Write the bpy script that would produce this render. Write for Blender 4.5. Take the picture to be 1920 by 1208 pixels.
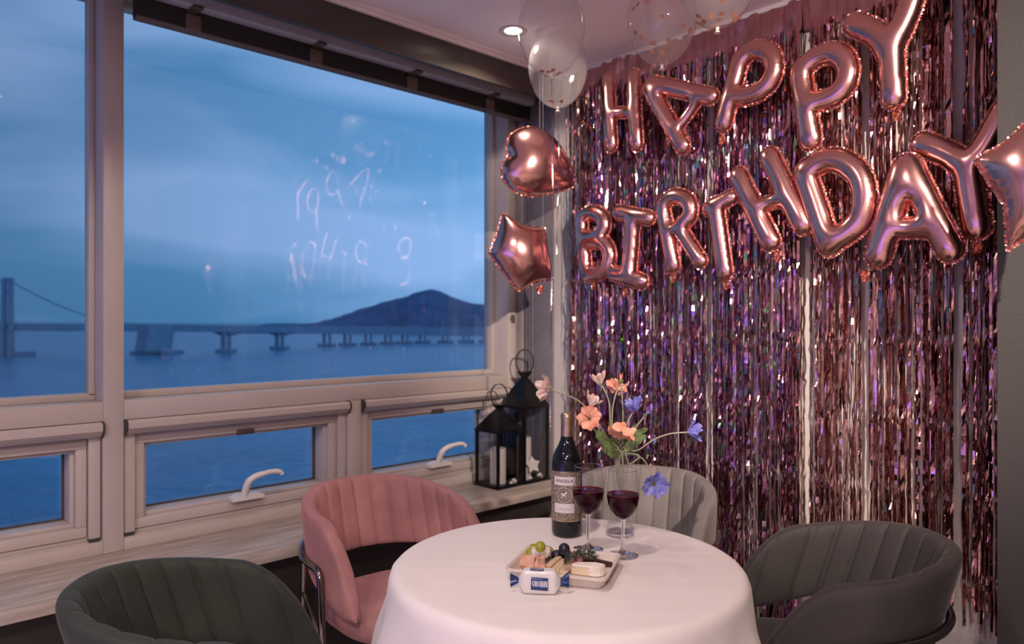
import bpy, bmesh, math, random
import numpy as np
from mathutils import Vector, Matrix
for o in list(bpy.data.objects): bpy.data.objects.remove(o)
SC = bpy.context.scene
COL = SC.collection
PI = math.pi

# ------------------------------------------------------------------ camera
CAMZ, F = 1.285, 1370.0
TH = math.radians(46.4)
cs, sn = math.cos(TH), math.sin(TH)
cam = bpy.data.cameras.new('camera'); camo = bpy.data.objects.new('camera', cam); COL.objects.link(camo)
cam.sensor_width = 36.0; cam.lens = 36.0*F/1920.0; cam.clip_end = 20000; cam.clip_start = .02
camo.location = (0, 0, CAMZ)
camo.rotation_euler = (PI/2, 0, TH - PI/2)
SC.camera = camo
cam.dof.use_dof = True; cam.dof.focus_distance = 1.75; cam.dof.aperture_fstop = 3.5

# ------------------------------------------------------------------ world: dusk sky
W = bpy.data.worlds.new('dusk_sky'); SC.world = W; W.use_nodes = True
nt = W.node_tree; nt.nodes.clear()
def N(t, typ, **kw):
    n = t.nodes.new(typ)
    for k, v in kw.items(): setattr(n, k, v)
    return n
out = N(nt, 'ShaderNodeOutputWorld'); bg = N(nt, 'ShaderNodeBackground')
tc = N(nt, 'ShaderNodeTexCoord'); sep = N(nt, 'ShaderNodeSeparateXYZ')
nt.links.new(tc.outputs['Generated'], sep.inputs[0])
rmp = N(nt, 'ShaderNodeValToRGB')
el = rmp.color_ramp.elements
el[0].position = 0.0; el[0].color = (.068, .215, .43, 1)
el[1].position = 1.0; el[1].color = (.06, .19, .42, 1)
for p, c in ((.06, (.080, .245, .47, 1)), (.16, (.105, .29, .55, 1)), (.30, (.085, .245, .49, 1)), (.45, (.07, .22, .46, 1))):
    e = el.new(p); e.color = c
nt.links.new(sep.outputs['Z'], rmp.inputs[0])
mp = N(nt, 'ShaderNodeMapping'); mp.inputs['Scale'].default_value = (1.6, 1.6, 7.0)
mp.inputs['Rotation'].default_value = (0.0, .30, -.80)
nt.links.new(tc.outputs['Generated'], mp.inputs[0])
nz = N(nt, 'ShaderNodeTexNoise'); nz.inputs['Scale'].default_value = 1.15; nz.inputs['Detail'].default_value = 3.5
nz.inputs['Roughness'].default_value = .45; nz.inputs['Distortion'].default_value = .25
nt.links.new(mp.outputs[0], nz.inputs['Vector'])
r2 = N(nt, 'ShaderNodeValToRGB'); r2.color_ramp.elements[0].position = .43; r2.color_ramp.elements[1].position = .62
r2.color_ramp.elements[0].color = (0, 0, 0, 1); r2.color_ramp.elements[1].color = (.85, .85, .85, 1)
nt.links.new(nz.outputs['Fac'], r2.inputs[0])
mx = N(nt, 'ShaderNodeMixRGB'); mx.inputs[2].default_value = (.26, .43, .74, 1)
nt.links.new(r2.outputs[0], mx.inputs[0]); nt.links.new(rmp.outputs[0], mx.inputs[1])
# a little darker towards the night side (left), brighter towards the afterglow (right)
dp = N(nt, 'ShaderNodeVectorMath', operation='DOT_PRODUCT'); dp.inputs[1].default_value = (sn, -cs, 0)
nt.links.new(tc.outputs['Generated'], dp.inputs[0])
mr = N(nt, 'ShaderNodeMapRange'); mr.inputs[1].default_value = -.65; mr.inputs[2].default_value = .1
mr.inputs[3].default_value = .5; mr.inputs[4].default_value = 1.06
nt.links.new(dp.outputs['Value'], mr.inputs[0])
sc = N(nt, 'ShaderNodeVectorMath', operation='SCALE')
nt.links.new(mx.outputs[0], sc.inputs[0]); nt.links.new(mr.outputs[0], sc.inputs['Scale'])
nt.links.new(sc.outputs[0], bg.inputs['Color']); bg.inputs['Strength'].default_value = 1.45
nt.links.new(bg.outputs[0], out.inputs[0])

vs = SC.view_settings
vs.view_transform = 'Standard'; vs.look = 'None'; vs.exposure = 0.0; vs.gamma = 1.0
vs.use_curve_mapping = False
LAMP = 1.0          # overall strength of the ceiling downlights

# ------------------------------------------------------------------ geometry helpers
def ray(px, py):
    r = (px-960)/F; u = (604-py)/F
    return Vector((cs + sn*r, sn - cs*r, u))
CAM = Vector((0, 0, CAMZ))
def onX(px, py, X): d = ray(px, py); return CAM + d*(X/d.x)
def onY(px, py, Y): d = ray(px, py); return CAM + d*(Y/d.y)
def onZ(px, py, Z): d = ray(px, py); return CAM + d*((Z-CAMZ)/d.z)
def atD(px, py, D): return CAM + ray(px, py)*D
RIGHT = Vector((sn, -cs, 0)); FWD = Vector((cs, sn, 0)); UP = Vector((0, 0, 1))

class MB:
    def __init__(s): s.v = []; s.f = []
    def add(s, v, f):
        b = len(s.v); s.v += [tuple(p) for p in v]; s.f += [tuple(i+b for i in q) for q in f]; return s
    def box(s, x0, x1, y0, y1, z0, z1, bev=0.0):
        if x0 > x1: x0, x1 = x1, x0
        if y0 > y1: y0, y1 = y1, y0
        if z0 > z1: z0, z1 = z1, z0
        if bev <= 0:
            v = [(x, y, z) for z in (z0, z1) for y in (y0, y1) for x in (x0, x1)]
            return s.add(v, [(0, 2, 3, 1), (4, 5, 7, 6), (0, 1, 5, 4), (2, 6, 7, 3), (0, 4, 6, 2), (1, 3, 7, 5)])
        bm = bmesh.new(); bmesh.ops.create_cube(bm, size=1)
        for v in bm.verts: v.co = Vector(((x0+x1)/2+v.co.x*(x1-x0), (y0+y1)/2+v.co.y*(y1-y0), (z0+z1)/2+v.co.z*(z1-z0)))
        b = min(bev, .49*min(x1-x0, y1-y0, z1-z0))
        bmesh.ops.bevel(bm, geom=bm.edges[:], offset=b, segments=2, profile=.5, affect='EDGES')
        bm.verts.index_update()
        s.add([v.co for v in bm.verts], [[v.index for v in f.verts] for f in bm.faces]); bm.free(); return s
    def tube(s, pts, rad, n=8, closed=False, cap=True):
        pts = [Vector(p) for p in pts]; m = len(pts)
        rads = rad if isinstance(rad, (list, tuple)) else [rad]*m
        T = []
        for i in range(m):
            a = pts[(i-1) % m] if (closed or i > 0) else pts[i]; b = pts[(i+1) % m] if (closed or i < m-1) else pts[i]
            T.append((b-a).normalized())
        u = T[0].orthogonal().normalized(); rings = []; v = []
        for i in range(m):
            u = (u - T[i]*u.dot(T[i])).normalized(); w = T[i].cross(u)
            for k in range(n):
                a = 2*PI*k/n; v.append(pts[i] + (u*math.cos(a)+w*math.sin(a))*rads[i])
        f = []
        for i in range(m if closed else m-1):
            j = (i+1) % m
            for k in range(n): f.append((i*n+k, i*n+(k+1) % n, j*n+(k+1) % n, j*n+k))
        if cap and not closed:
            f.append(tuple(range(n-1, -1, -1))); f.append(tuple((m-1)*n+k for k in range(n)))
        return s.add(v, f)
    def lathe(s, prof, n=32, c=(0, 0, 0)):
        v = []; f = []; m = len(prof)
        for r, z in prof:
            for k in range(n):
                a = 2*PI*k/n; v.append((c[0]+max(r, 1e-5)*math.cos(a), c[1]+max(r, 1e-5)*math.sin(a), c[2]+z))
        for i in range(m-1):
            for k in range(n): f.append((i*n+k, i*n+(k+1) % n, (i+1)*n+(k+1) % n, (i+1)*n+k))
        return s.add(v, f)
    def grid(s, nu, nv, fn, wrapu=False):
        v = [fn(i/((nu) if wrapu else (nu-1)), j/(nv-1)) for j in range(nv) for i in range(nu)]
        f = []
        for j in range(nv-1):
            for i in range(nu if wrapu else nu-1):
                k = (i+1) % nu; f.append((j*nu+i, j*nu+k, (j+1)*nu+k, (j+1)*nu+i))
        return s.add(v, f)
    def prism(s, poly, z0, z1, axis='z'):
        n = len(poly); mk = {'z': lambda a, b, c: (a, b, c), 'y': lambda a, b, c: (a, c, b), 'x': lambda a, b, c: (c, a, b)}[axis]
        v = [mk(a, b, z0) for a, b in poly] + [mk(a, b, z1) for a, b in poly]
        f = [tuple(range(n-1, -1, -1)), tuple(range(n, 2*n))] + [(i, (i+1) % n, n+(i+1) % n, n+i) for i in range(n)]
        return s.add(v, f)
    def xf(s, M):
        s.v = [tuple(M @ Vector(p)) for p in s.v]; return s
    def build(s, name, mat, parent=None, smooth=True, origin=None, fix=True, ang=40):
        me = bpy.data.meshes.new(name)
        v = s.v
        if origin is not None: v = [(p[0]-origin[0], p[1]-origin[1], p[2]-origin[2]) for p in v]
        me.from_pydata(v, [], s.f)
        if fix:
            bm = bmesh.new(); bm.from_mesh(me); bmesh.ops.recalc_face_normals(bm, faces=bm.faces[:]); bm.to_mesh(me); bm.free()
        if smooth:
            me.shade_smooth()
            if ang: me.set_sharp_from_angle(angle=math.radians(ang))
        for m in (mat if isinstance(mat, (list, tuple)) else [mat]): me.materials.append(m)
        o = bpy.data.objects.new(name, me); COL.objects.link(o)
        if parent is not None: o.parent = parent
        return o
def tag(o, label=None, cat=None, group=None, kind=None):
    if label: o['label'] = label
    if cat: o['category'] = cat
    if group: o['group'] = group
    if kind: o['kind'] = kind
    return o
def empty(name, loc, rz=0, label=None, cat=None, group=None, kind=None):
    e = bpy.data.objects.new(name, None); COL.objects.link(e); e.location = loc; e.rotation_euler = (0, 0, rz); e.empty_display_size = .05
    return tag(e, label, cat, group, kind)
def frame(origin, z, x=None):
    z = Vector(z).normalized(); x = Vector(x) if x is not None else z.orthogonal()
    x = (x - z*x.dot(z)).normalized(); y = z.cross(x)
    return Matrix(((x.x, y.x, z.x, origin[0]), (x.y, y.y, z.y, origin[1]), (x.z, y.z, z.z, origin[2]), (0, 0, 0, 1)))
def bez(pts, n=24):
    """Catmull-Rom through points"""
    P = [Vector(p) for p in pts]; P = [P[0]*2-P[1]] + P + [P[-1]*2-P[-2]]; o = []
    m = len(P)-3
    for i in range(n+1):
        t = i/n*m; k = min(int(t), m-1); t -= k; a, b, c, d = P[k:k+4]
        o.append(.5*((2*b) + (c-a)*t + (2*a-5*b+4*c-d)*t*t + (3*b-a-3*c+d)*t**3))
    return o

# ------------------------------------------------------------------ materials
def mat(name, col, rough=.5, metal=0.0, var=.08, scale=25, bump=0, bscale=None, stretch=None, col2=None, detail=3, **kw):
    m = bpy.data.materials.new(name); m.use_nodes = True; t = m.node_tree; b = t.nodes['Principled BSDF']
    b.inputs['Roughness'].default_value = rough; b.inputs['Metallic'].default_value = metal
    for k, v in kw.items(): b.inputs[k].default_value = v
    tcn = N(t, 'ShaderNodeTexCoord'); mpn = N(t, 'ShaderNodeMapping')
    if stretch: mpn.inputs['Scale'].default_value = stretch
    t.links.new(tcn.outputs['Object'], mpn.inputs[0])
    n = N(t, 'ShaderNodeTexNoise'); n.inputs['Scale'].default_value = scale; n.inputs['Detail'].default_value = detail
    t.links.new(mpn.outputs[0], n.inputs['Vector'])
    r = N(t, 'ShaderNodeValToRGB')
    lo = tuple(max(0, c*(1-var)) for c in col); hi = col2 if col2 else tuple(min(1, c*(1+var)) for c in col)
    r.color_ramp.elements[0].position = .3; r.color_ramp.elements[1].position = .7
    r.color_ramp.elements[0].color = (*lo, 1); r.color_ramp.elements[1].color = (*hi, 1)
    t.links.new(n.outputs['Fac'], r.inputs[0]); t.links.new(r.outputs[0], b.inputs['Base Color'])
    if bump:
        n2 = N(t, 'ShaderNodeTexNoise'); n2.inputs['Scale'].default_value = bscale or scale*4; n2.inputs['Detail'].default_value = 4
        t.links.new(mpn.outputs[0], n2.inputs['Vector'])
        bp = N(t, 'ShaderNodeBump'); bp.inputs['Strength'].default_value = bump; bp.inputs['Distance'].default_value = .01
        t.links.new(n2.outputs['Fac'], bp.inputs['Height']); t.links.new(bp.outputs[0], b.inputs['Normal'])
    return m
def thin_glass(name, tint=(.97, .98, 1), rough=.0, ior=1.5, milk=0.0, boost=1.0):
    """single-sheet clear glass / film: Fresnel reflection over straight-through transmission"""
    m = bpy.data.materials.new(name); m.use_nodes = True; t = m.node_tree; t.nodes.clear()
    o = N(t, 'ShaderNodeOutputMaterial'); tr = N(t, 'ShaderNodeBsdfTransparent'); gl = N(t, 'ShaderNodeBsdfGlossy')
    tr.inputs[0].default_value = (*tint, 1); gl.inputs['Roughness'].default_value = rough
    # Schlick reflectance, the same from both sides of the thin sheet
    f0 = ((ior-1)/(ior+1))**2
    ge = N(t, 'ShaderNodeNewGeometry'); dt = N(t, 'ShaderNodeVectorMath', operation='DOT_PRODUCT')
    t.links.new(ge.outputs['Incoming'], dt.inputs[0]); t.links.new(ge.outputs['Normal'], dt.inputs[1])
    ab = N(t, 'ShaderNodeMath', operation='ABSOLUTE'); t.links.new(dt.outputs['Value'], ab.inputs[0])
    iv = N(t, 'ShaderNodeMath', operation='SUBTRACT'); iv.inputs[0].default_value = 1.0; iv.use_clamp = True; t.links.new(ab.outputs[0], iv.inputs[1])
    pw = N(t, 'ShaderNodeMath', operation='POWER'); pw.inputs[1].default_value = 5.0; t.links.new(iv.outputs[0], pw.inputs[0])
    mu = N(t, 'ShaderNodeMath', operation='MULTIPLY_ADD'); mu.inputs[1].default_value = (1-f0)*.9; mu.inputs[2].default_value = min(1, f0*boost); mu.use_clamp = True
    t.links.new(pw.outputs[0], mu.inputs[0])
    ms = N(t, 'ShaderNodeMixShader'); t.links.new(mu.outputs[0], ms.inputs[0])
    base = tr
    if milk:
        df = N(t, 'ShaderNodeBsdfDiffuse'); df.inputs[0].default_value = (.9, .88, .87, 1); tl = N(t, 'ShaderNodeBsdfTranslucent'); tl.inputs[0].default_value = (.9, .88, .87, 1)
        ad = N(t, 'ShaderNodeMixShader'); ad.inputs[0].default_value = .5
        t.links.new(df.outputs[0], ad.inputs[1]); t.links.new(tl.outputs[0], ad.inputs[2])
        m2 = N(t, 'ShaderNodeMixShader'); m2.inputs[0].default_value = milk
        t.links.new(tr.outputs[0], m2.inputs[1]); t.links.new(ad.outputs[0], m2.inputs[2]); base = m2
    t.links.new(base.outputs[0], ms.inputs[1]); t.links.new(gl.outputs[0], ms.inputs[2]); t.links.new(ms.outputs[0], o.inputs[0])
    return m
def emis(name, col, s):
    m = bpy.data.materials.new(name); m.use_nodes = True; t = m.node_tree; t.nodes.clear()
    o = N(t, 'ShaderNodeOutputMaterial'); e = N(t, 'ShaderNodeEmission'); e.inputs[0].default_value = (*col, 1); e.inputs[1].default_value = s
    t.links.new(e.outputs[0], o.inputs[0]); return m

M = {}
M['frame'] = mat('taupe_window_paint', (.50, .44, .40), .38, var=.03, scale=6)
M['frame_dark'] = mat('dark_end_cap', (.045, .045, .042), .5)
M['glass'] = thin_glass('window_glass', (.96, .98, 1.0), 0.0, 1.52, boost=1.15)
M['white_plastic'] = mat('white_handle_plastic', (.72, .69, .66), .35, var=.02)
M['latch'] = mat('brown_latch', (.07, .055, .045), .5)
M['ceiling'] = mat('ceiling_paint', (.86, .81, .79), .8, var=.02, scale=4)
M['valance'] = mat('valance_brown_panel', (.055, .045, .038), .32, var=.12, scale=3)
M['black'] = mat('black_blind_fabric', (.012, .011, .011), .7)
M['rail'] = mat('grey_blind_rail', (.36, .36, .38), .4)
M['clip'] = mat('brown_blind_clip', (.14, .10, .08), .7, bump=.4)
M['sill'] = mat('washed_wood_sill', (.42, .36, .31), .42, var=.28, scale=5, stretch=(1.2, 9, 9), detail=6, bump=.08, bscale=14)
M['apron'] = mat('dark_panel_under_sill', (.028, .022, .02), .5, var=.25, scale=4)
M['wall'] = mat('beige_grey_wallpaper', (.50, .46, .43), .85, var=.05, scale=40, bump=.15, bscale=220)
M['wall_dark'] = mat('room_wall', (.36, .32, .305), .85, var=.06, scale=5)
M['floor'] = mat('floor_tiles', (.58, .52, .48), .45, var=.2, scale=3, stretch=(1, 8, 1))
M['chrome'] = mat('smoked_chrome', (.30, .26, .24), .12, 1.0, var=.03)
# ================================================================== SETTING
YF, YG, XW, ZC = 2.51, 2.632, 2.45, 2.40          # window frame front, glass, right wall, ceiling
ZS = .565; YS = 2.183                              # sill height and its front edge
XL, YB = -2.3, -2.2                                # far ends of the room
def struct(mb, name, m, smooth=True, parent=None, **kw):
    o = mb.build(name, m, parent, smooth, **kw)
    if parent is None: o['kind'] = 'structure'
    return o
struct(MB().box(XL-.1, XW+.6, YB-.1, 2.7, -.06, 0), 'floor', M['floor'])
c = struct(MB().box(XL-.1, XW+.1, YB-.1, 2.236, ZC, ZC+.08), 'ceiling', M['ceiling'])
struct(MB().box(XW, XW+.12, YB, 2.72, 0, ZC), 'wall_right', M['wall'])
struct(MB().box(XL-.1, XL, YB, 2.72, 0, ZC), 'wall_left', M['wall_dark'])
struct(MB().box(XL, XW, YB-.1, YB, 0, ZC), 'wall_back', M['wall_dark'])
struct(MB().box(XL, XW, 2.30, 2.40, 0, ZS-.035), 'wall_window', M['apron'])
# ceiling moulding along window and curtain wall
struct(MB().box(XL, XW, 2.205, 2.236, ZC-.012, ZC, .003).box(XL, XW, 2.222, 2.240, ZC-.022, ZC, .003), 'trim_1', M['ceiling'])
struct(MB().box(XW-.022, XW, YB, 2.205, ZC-.018, ZC, .003), 'trim_2', M['ceiling'])
# valance board and dark soffit over the blind recess
struct(MB().box(XL, XW, 2.238, 2.256, 2.272, ZC+.05, .002), 'trim_3', M['valance'])
struct(MB().box(XL, XW, 2.256, 2.75, 2.385, 2.46), 'trim_4', M['valance'])
# sill
struct(MB().box(XL, XW, YS, YF+.06, ZS-.035, ZS, .003), 'trim_5', M['sill'])
# vertical mullions / posts
XM = [(.643, .7026)]                               # tall mullion seen in the photograph
struct(MB().box(.643, .7026, YF, YG+.05, ZS, 2.39, .003), 'trim_6', M['frame'])
struct(MB().box(2.365, 2.412, YF, YG+.05, ZS, 2.39, .003), 'trim_7', M['frame'])
struct(MB().box(-1.02, -.96, YF, YG+.05, ZS, 2.39, .003), 'trim_8', M['frame'])
# wall jamb beyond the end post with shallow ribs
struct(MB().box(2.412, XW, YF+.015, YG+.05, ZS, 2.39, .002).box(2.436, XW, YF-.03, YF+.02, ZS, 2.39, .002), 'trim_9', mat('grey_jamb', (.30, .27, .26), .6))
# dark strip standing in for shade on the wall beside the window, ribbed edge
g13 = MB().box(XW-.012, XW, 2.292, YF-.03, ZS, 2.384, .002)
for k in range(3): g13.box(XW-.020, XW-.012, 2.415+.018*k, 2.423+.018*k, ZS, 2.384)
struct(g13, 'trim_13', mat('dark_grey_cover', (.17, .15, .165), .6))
ZT0, ZT1 = .977, 1.0364                            # transom
def upper(name, x0, x1):
    w = MB()
    w.box(x0, x1, YF+.0005, YG+.05, ZT0, ZT1, .002)                     # transom
    w.box(x0, x1, YF+.02, YG+.05, 2.335, 2.39, .002)                     # head
    b = .022
    for a in ((x0, x1, ZT1, ZT1+b), (x0, x1, 2.335-b, 2.335)): w.box(a[0], a[1], YG-.03, YG+.02, a[2], a[3], .003)
    for a in ((x0, x0+b*.8), (x1-b*.8, x1)): w.box(a[0], a[1], YG-.03, YG+.02, ZT1+b*.6, 2.335, .003)
    o = struct(w, name, M['frame'])
    MB().box(x0, x1, YG, YG+.006, ZT1, 2.335).build('pane', M['glass'], o, False)
    return o
upper('window_1', -.96, .643); w2 = upper('window_2', .7026, 2.365)
def lower(name, x0, x1, handle=True):
    z0, z1 = ZS, ZT0
    w = MB()
    w.box(x0, x1, YF+.0006, YG+.05, z0, .600, .002)                     # bottom rail
    w.prism([(YF+.004, .600), (YF+.02, .606), (YF+.03, .606), (YF+.03, .60)], x0, x1, 'x')
    w.box(x0, x1, YF+.035, YG+.05, .600, .618, .002)
    o = struct(w, name, M['frame'])
    # hooded cover bar under the transom, with dark caps
    h = MB().prism([(YF+.02, .975), (YF-.012, .975), (YF-.022, .968), (YF-.022, .950), (YF-.004, .930), (YF+.02, .926)], x0+.006, x1-.006, 'x').build('cover_bar', M['frame'], o)
    for a in ((x0, x0+.006), (x1-.006, x1)):
        MB().prism([(YF+.02, .977), (YF-.014, .977), (YF-.024, .969), (YF-.024, .949), (YF-.005, .928), (YF+.02, .924)], a[0], a[1], 'x').build('end_cap', M['frame_dark'], h)
    for a in ((x0+.004, x0+.036), (x1-.036, x1-.004)):
        g = MB().box(a[0], a[1], YF+.012, YF+.05, .616, .93, .002).build('side_channel', M['frame'], o)
        MB().box(a[0]+.001, a[1]-.001, YF+.014, YF+.05, .602, .616).build('channel_foot', M['frame_dark'], g)
    # opening sash
    a0, a1 = x0+.038, x1-.038
    s = MB()
    for q in ((a0, a1, .620, .652), (a0, a1, .893, .925)): s.box(q[0], q[1], YF+.028, YG+.03, q[2], q[3], .003)
    for q in ((a0, a0+.030), (a1-.030, a1)): s.box(q[0], q[1], YF+.028, YG+.03, .652, .893, .003)
    i0, i1 = a0+.030, a1-.030
    for q in ((i0, i1, .652, .664), (i0, i1, .881, .893)): s.box(q[0], q[1], YF+.05, YG+.03, q[2], q[3], .002)
    for q in ((i0, i0+.012), (i1-.012, i1)): s.box(q[0], q[1], YF+.05, YG+.03, .664, .881, .002)
    sh = s.build('sash', M['frame'], o)
    gk = MB()
    for q in ((i0+.012, i1-.012, .664, .669), (i0+.012, i1-.012, .876, .881)): gk.box(q[0], q[1], YG-.004, YG+.008, q[2], q[3])
    for q in ((i0+.012, i0+.017), (i1-.017, i1-.012)): gk.box(q[0], q[1], YG-.004, YG+.008, .669, .876)
    gk.build('gasket', M['latch'], sh)
    MB().box(i0+.01, i1-.01, YG, YG+.006, .662, .883).build('pane', M['glass'], sh, False)
    xm = (x0+x1)/2
    MB().box(xm-.030, xm+.030, YF+.018, YF+.034, .886, .905, .002).build('latch_plate', M['latch'], sh)
    hb = MB().prism([(xm-.058, 0.658), (xm+.058, 0.658), (xm+.056, 0.670), (xm+.030, 0.680), (xm-.036, 0.680), (xm-.058, 0.670)], YF-.006, YF+.03, 'y')
    hb.tube(bez([(xm-.012, YF+.006, 0.673), (xm-.010, YF-.008, 0.708), (xm+.0, YF-.022, 0.734), (xm+.030, YF-.028, 0.746), (xm+.075, YF-.030, 0.751), (xm+.105, YF-.030, 0.746), (xm+.112, YF-.030, 0.736)], 18),
            [.013]*6+[.011]*4+[.009]*5+[.008]*4, 8)
    hb.build('window_handle', M['white_plastic'], o, ang=50)
    return o
lower('window_3', .7026, 1.508); lower('window_4', 1.5655, 2.365); lower('window_5', -.162, .643); lower('window_6', -.96, -.2195)
struct(MB().box(1.508, 1.5655, YF, YG+.05, ZS, ZT0, .003), 'trim_10', M['frame'])
struct(MB().box(-.2195, -.162, YF, YG+.05, ZS, ZT0, .003), 'trim_11', M['frame'])
struct(MB().box(XL, -1.02, YF, YG+.05, ZS, 2.39), 'trim_12', M['frame'])
# roller blinds, rolled up
def blind(x0, x1, label, clips):
    o = MB().box(x0, x1, 2.42, 2.47, 2.233, 2.385, .004).build('roller_blind', M['black']); tag(o, label, 'blind', 'roller blinds')
    MB().box(x0, x1, 2.424, 2.466, 2.226, 2.233, .002).build('bottom_bar', M['clip'], o)
    MB().box(x0, x1-.02, 2.365, 2.415, 2.287, 2.385, .003).build('head_rail', M['rail'], o)
    for x in clips:
        MB().box(x-.024, x+.024, 2.412, 2.421, 2.224, 2.275, .002).build('blind_clip', M['clip'], o)
        MB().box(x-.02, x+.012, 2.36, 2.417, 2.280, 2.289, .001).build('rail_bracket', M['latch'], o)
cl = [onY(p, q, 2.42).x for p, q in ((362, 60), (592, 122), (772, 170), (918, 205))]
blind(.715, 2.42, 'dark roller blind rolled up above the wide sea window', cl)
# grey fabric partition at the right edge
PX = 2.10; PY = onX(1869, 600, PX).y
tag(MB().box(PX, PX+.12, -1.4, PY, 0, ZC, .003).build('partition_panel',
    mat('grey_woven_fabric', (.050, .046, .044), .95, var=.28, scale=160, stretch=(1, 6, 1), detail=2, bump=.3, bscale=300)),
    'grey fabric covered partition at the right edge of the curtain', 'partition')

# ------------------------------------------------------------------ downlights
M['lamp'] = emis('lamp_glow', (1, .83, .66), 14)
M['trimring'] = mat('downlight_ring', (.55, .5, .46), .4)
def downlight(x, y, power, label, col=(1, .815, .715), ang=146, shade=True, aim=None, blend=.22):
    e = empty('downlight', (x, y, ZC), 0, label, 'light', 'ceiling downlights')
    if shade:   # deep collar hides the lens at shallow angles
        MB().lathe([(.034, -.001), (.034, -.022), (.050, -.024), (.053, 0)], 28).build('ring', M['trimring'], e)
    else:
        MB().lathe([(.032, -.001), (.048, -.007), (.052, -.006), (.053, 0)], 28).build('ring', M['trimring'], e)
    MB().lathe([(0, -.0015), (.034, -.0015)], 24).build('lens', M['lamp'], e)
    L = bpy.data.lights.new('bulb', 'SPOT'); L.energy = power*LAMP; L.color = col; L.spot_size = math.radians(ang); L.spot_blend = blend; L.shadow_soft_size = .03
    lo = bpy.data.objects.new('bulb', L); COL.objects.link(lo); lo.parent = e; lo.location = (0, 0, -.055 if shade else -.012)
    if aim is not None: lo.rotation_euler = (Vector(aim)-Vector((x, y, ZC-.05))).to_track_quat('-Z', 'Y').to_euler()
downlight(1.93, 2.02, 14, 'lit round downlight in the ceiling beside the clear balloons', shade=False)
downlight(.62, 1.00, 34, 'ceiling downlight over the green chair')
downlight(.30, -1.05, 820, 'adjustable ceiling spotlight behind the camera aimed at the curtain', ang=42, blend=1.0, aim=(2.45, 1.25, 1.36))
downlight(-.7, 1.0, 30, 'ceiling downlight behind the camera by the window')
downlight(-.6, -.6, 95, 'ceiling downlight at the back of the room')
downlight(-1.7, -.9, 120, 'ceiling downlight in the far back corner')

# added violet LED bar out of view, tints the foil via the left wall
lb_ = empty('led_bar', (XL+.45, .6, 0), 0, 'violet LED bar on the floor facing the far left wall', 'light')
MB().box(-.03, .03, -1.3, 1.3, 0, .045, .004).build('housing', M['black'], lb_)
MB().box(-.033, -.030, -1.28, 1.28, .008, .040).build('diffuser', emis('violet_led', (.20, .18, 1.0), 3), lb_)
L = bpy.data.lights.new('led', 'AREA'); L.shape = 'RECTANGLE'; L.size = .04; L.size_y = 2.5; L.energy = 58; L.color = (.22, .17, 1.0); L.spread = math.radians(120)
lo = bpy.data.objects.new('led', L); COL.objects.link(lo); lo.parent = lb_; lo.location = (-.036, 0, .05); lo.rotation_euler = Vector((-.62, 0, .78)).to_track_quat('-Z', 'Y').to_euler()
lo.rotation_euler = (0, PI-math.atan2(.62, .78), 0)

# ------------------------------------------------------------------ outside: sea, bridge, hill
HS = 22.0; ZSEA = CAMZ - HS
M['sea'] = mat('sea_water', (.014, .170, .30), .30, var=.22, scale=.05, stretch=(1, 1, 1), bump=.6, bscale=.35, IOR=1.33)
# wider wave bump distance
for n in M['sea'].node_tree.nodes:
    if n.type == 'BUMP': n.inputs['Distance'].default_value = .9
s = MB().add([(-6000, 30, ZSEA), (9000, 30, ZSEA), (9000, 12000, ZSEA), (-6000, 12000, ZSEA)], [(0, 1, 2, 3)])
o = s.build('sea', M['sea'], smooth=False); tag(o, 'calm blue sea outside the windows at dusk', 'sea', kind='structure')
def far(px, D, y=None, z=None):
    p = CAM + ray(px, 604)*D
    p.z = z if z is not None else CAMZ + (604-y)/F*D
    return p
M['bridge'] = mat('bridge_concrete', (.20, .29, .38), .8, var=.1, scale=.2)  # sea haze mixed into the concrete colour
M['bridge2'] = mat('bridge_pale_steel', (.26, .37, .46), .7, var=.1, scale=.2)  # paler tone, haze mixed in as well
M['hill'] = mat('wooded_hill', (.052, .105, .205), .95, var=.25, scale=.02)  # blue of the distance haze put into the hillside colour
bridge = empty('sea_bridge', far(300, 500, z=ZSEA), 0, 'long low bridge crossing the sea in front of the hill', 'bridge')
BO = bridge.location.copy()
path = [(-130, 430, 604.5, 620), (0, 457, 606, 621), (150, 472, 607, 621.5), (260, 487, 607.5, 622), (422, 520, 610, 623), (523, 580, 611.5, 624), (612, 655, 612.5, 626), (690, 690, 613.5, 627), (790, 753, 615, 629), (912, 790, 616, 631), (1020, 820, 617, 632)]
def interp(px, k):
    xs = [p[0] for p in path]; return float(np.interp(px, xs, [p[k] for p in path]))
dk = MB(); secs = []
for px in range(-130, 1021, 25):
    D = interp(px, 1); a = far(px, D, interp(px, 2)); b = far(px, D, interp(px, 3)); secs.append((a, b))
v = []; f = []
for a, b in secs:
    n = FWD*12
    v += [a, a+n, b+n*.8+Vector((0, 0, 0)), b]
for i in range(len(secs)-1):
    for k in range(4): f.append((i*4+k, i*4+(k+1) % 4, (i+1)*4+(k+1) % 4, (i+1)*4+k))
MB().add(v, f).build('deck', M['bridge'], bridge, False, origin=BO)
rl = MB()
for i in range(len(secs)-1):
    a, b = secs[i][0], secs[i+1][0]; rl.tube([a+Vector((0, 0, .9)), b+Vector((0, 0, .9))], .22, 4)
rl.build('railing', M['bridge2'], bridge, False, origin=BO)
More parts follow.
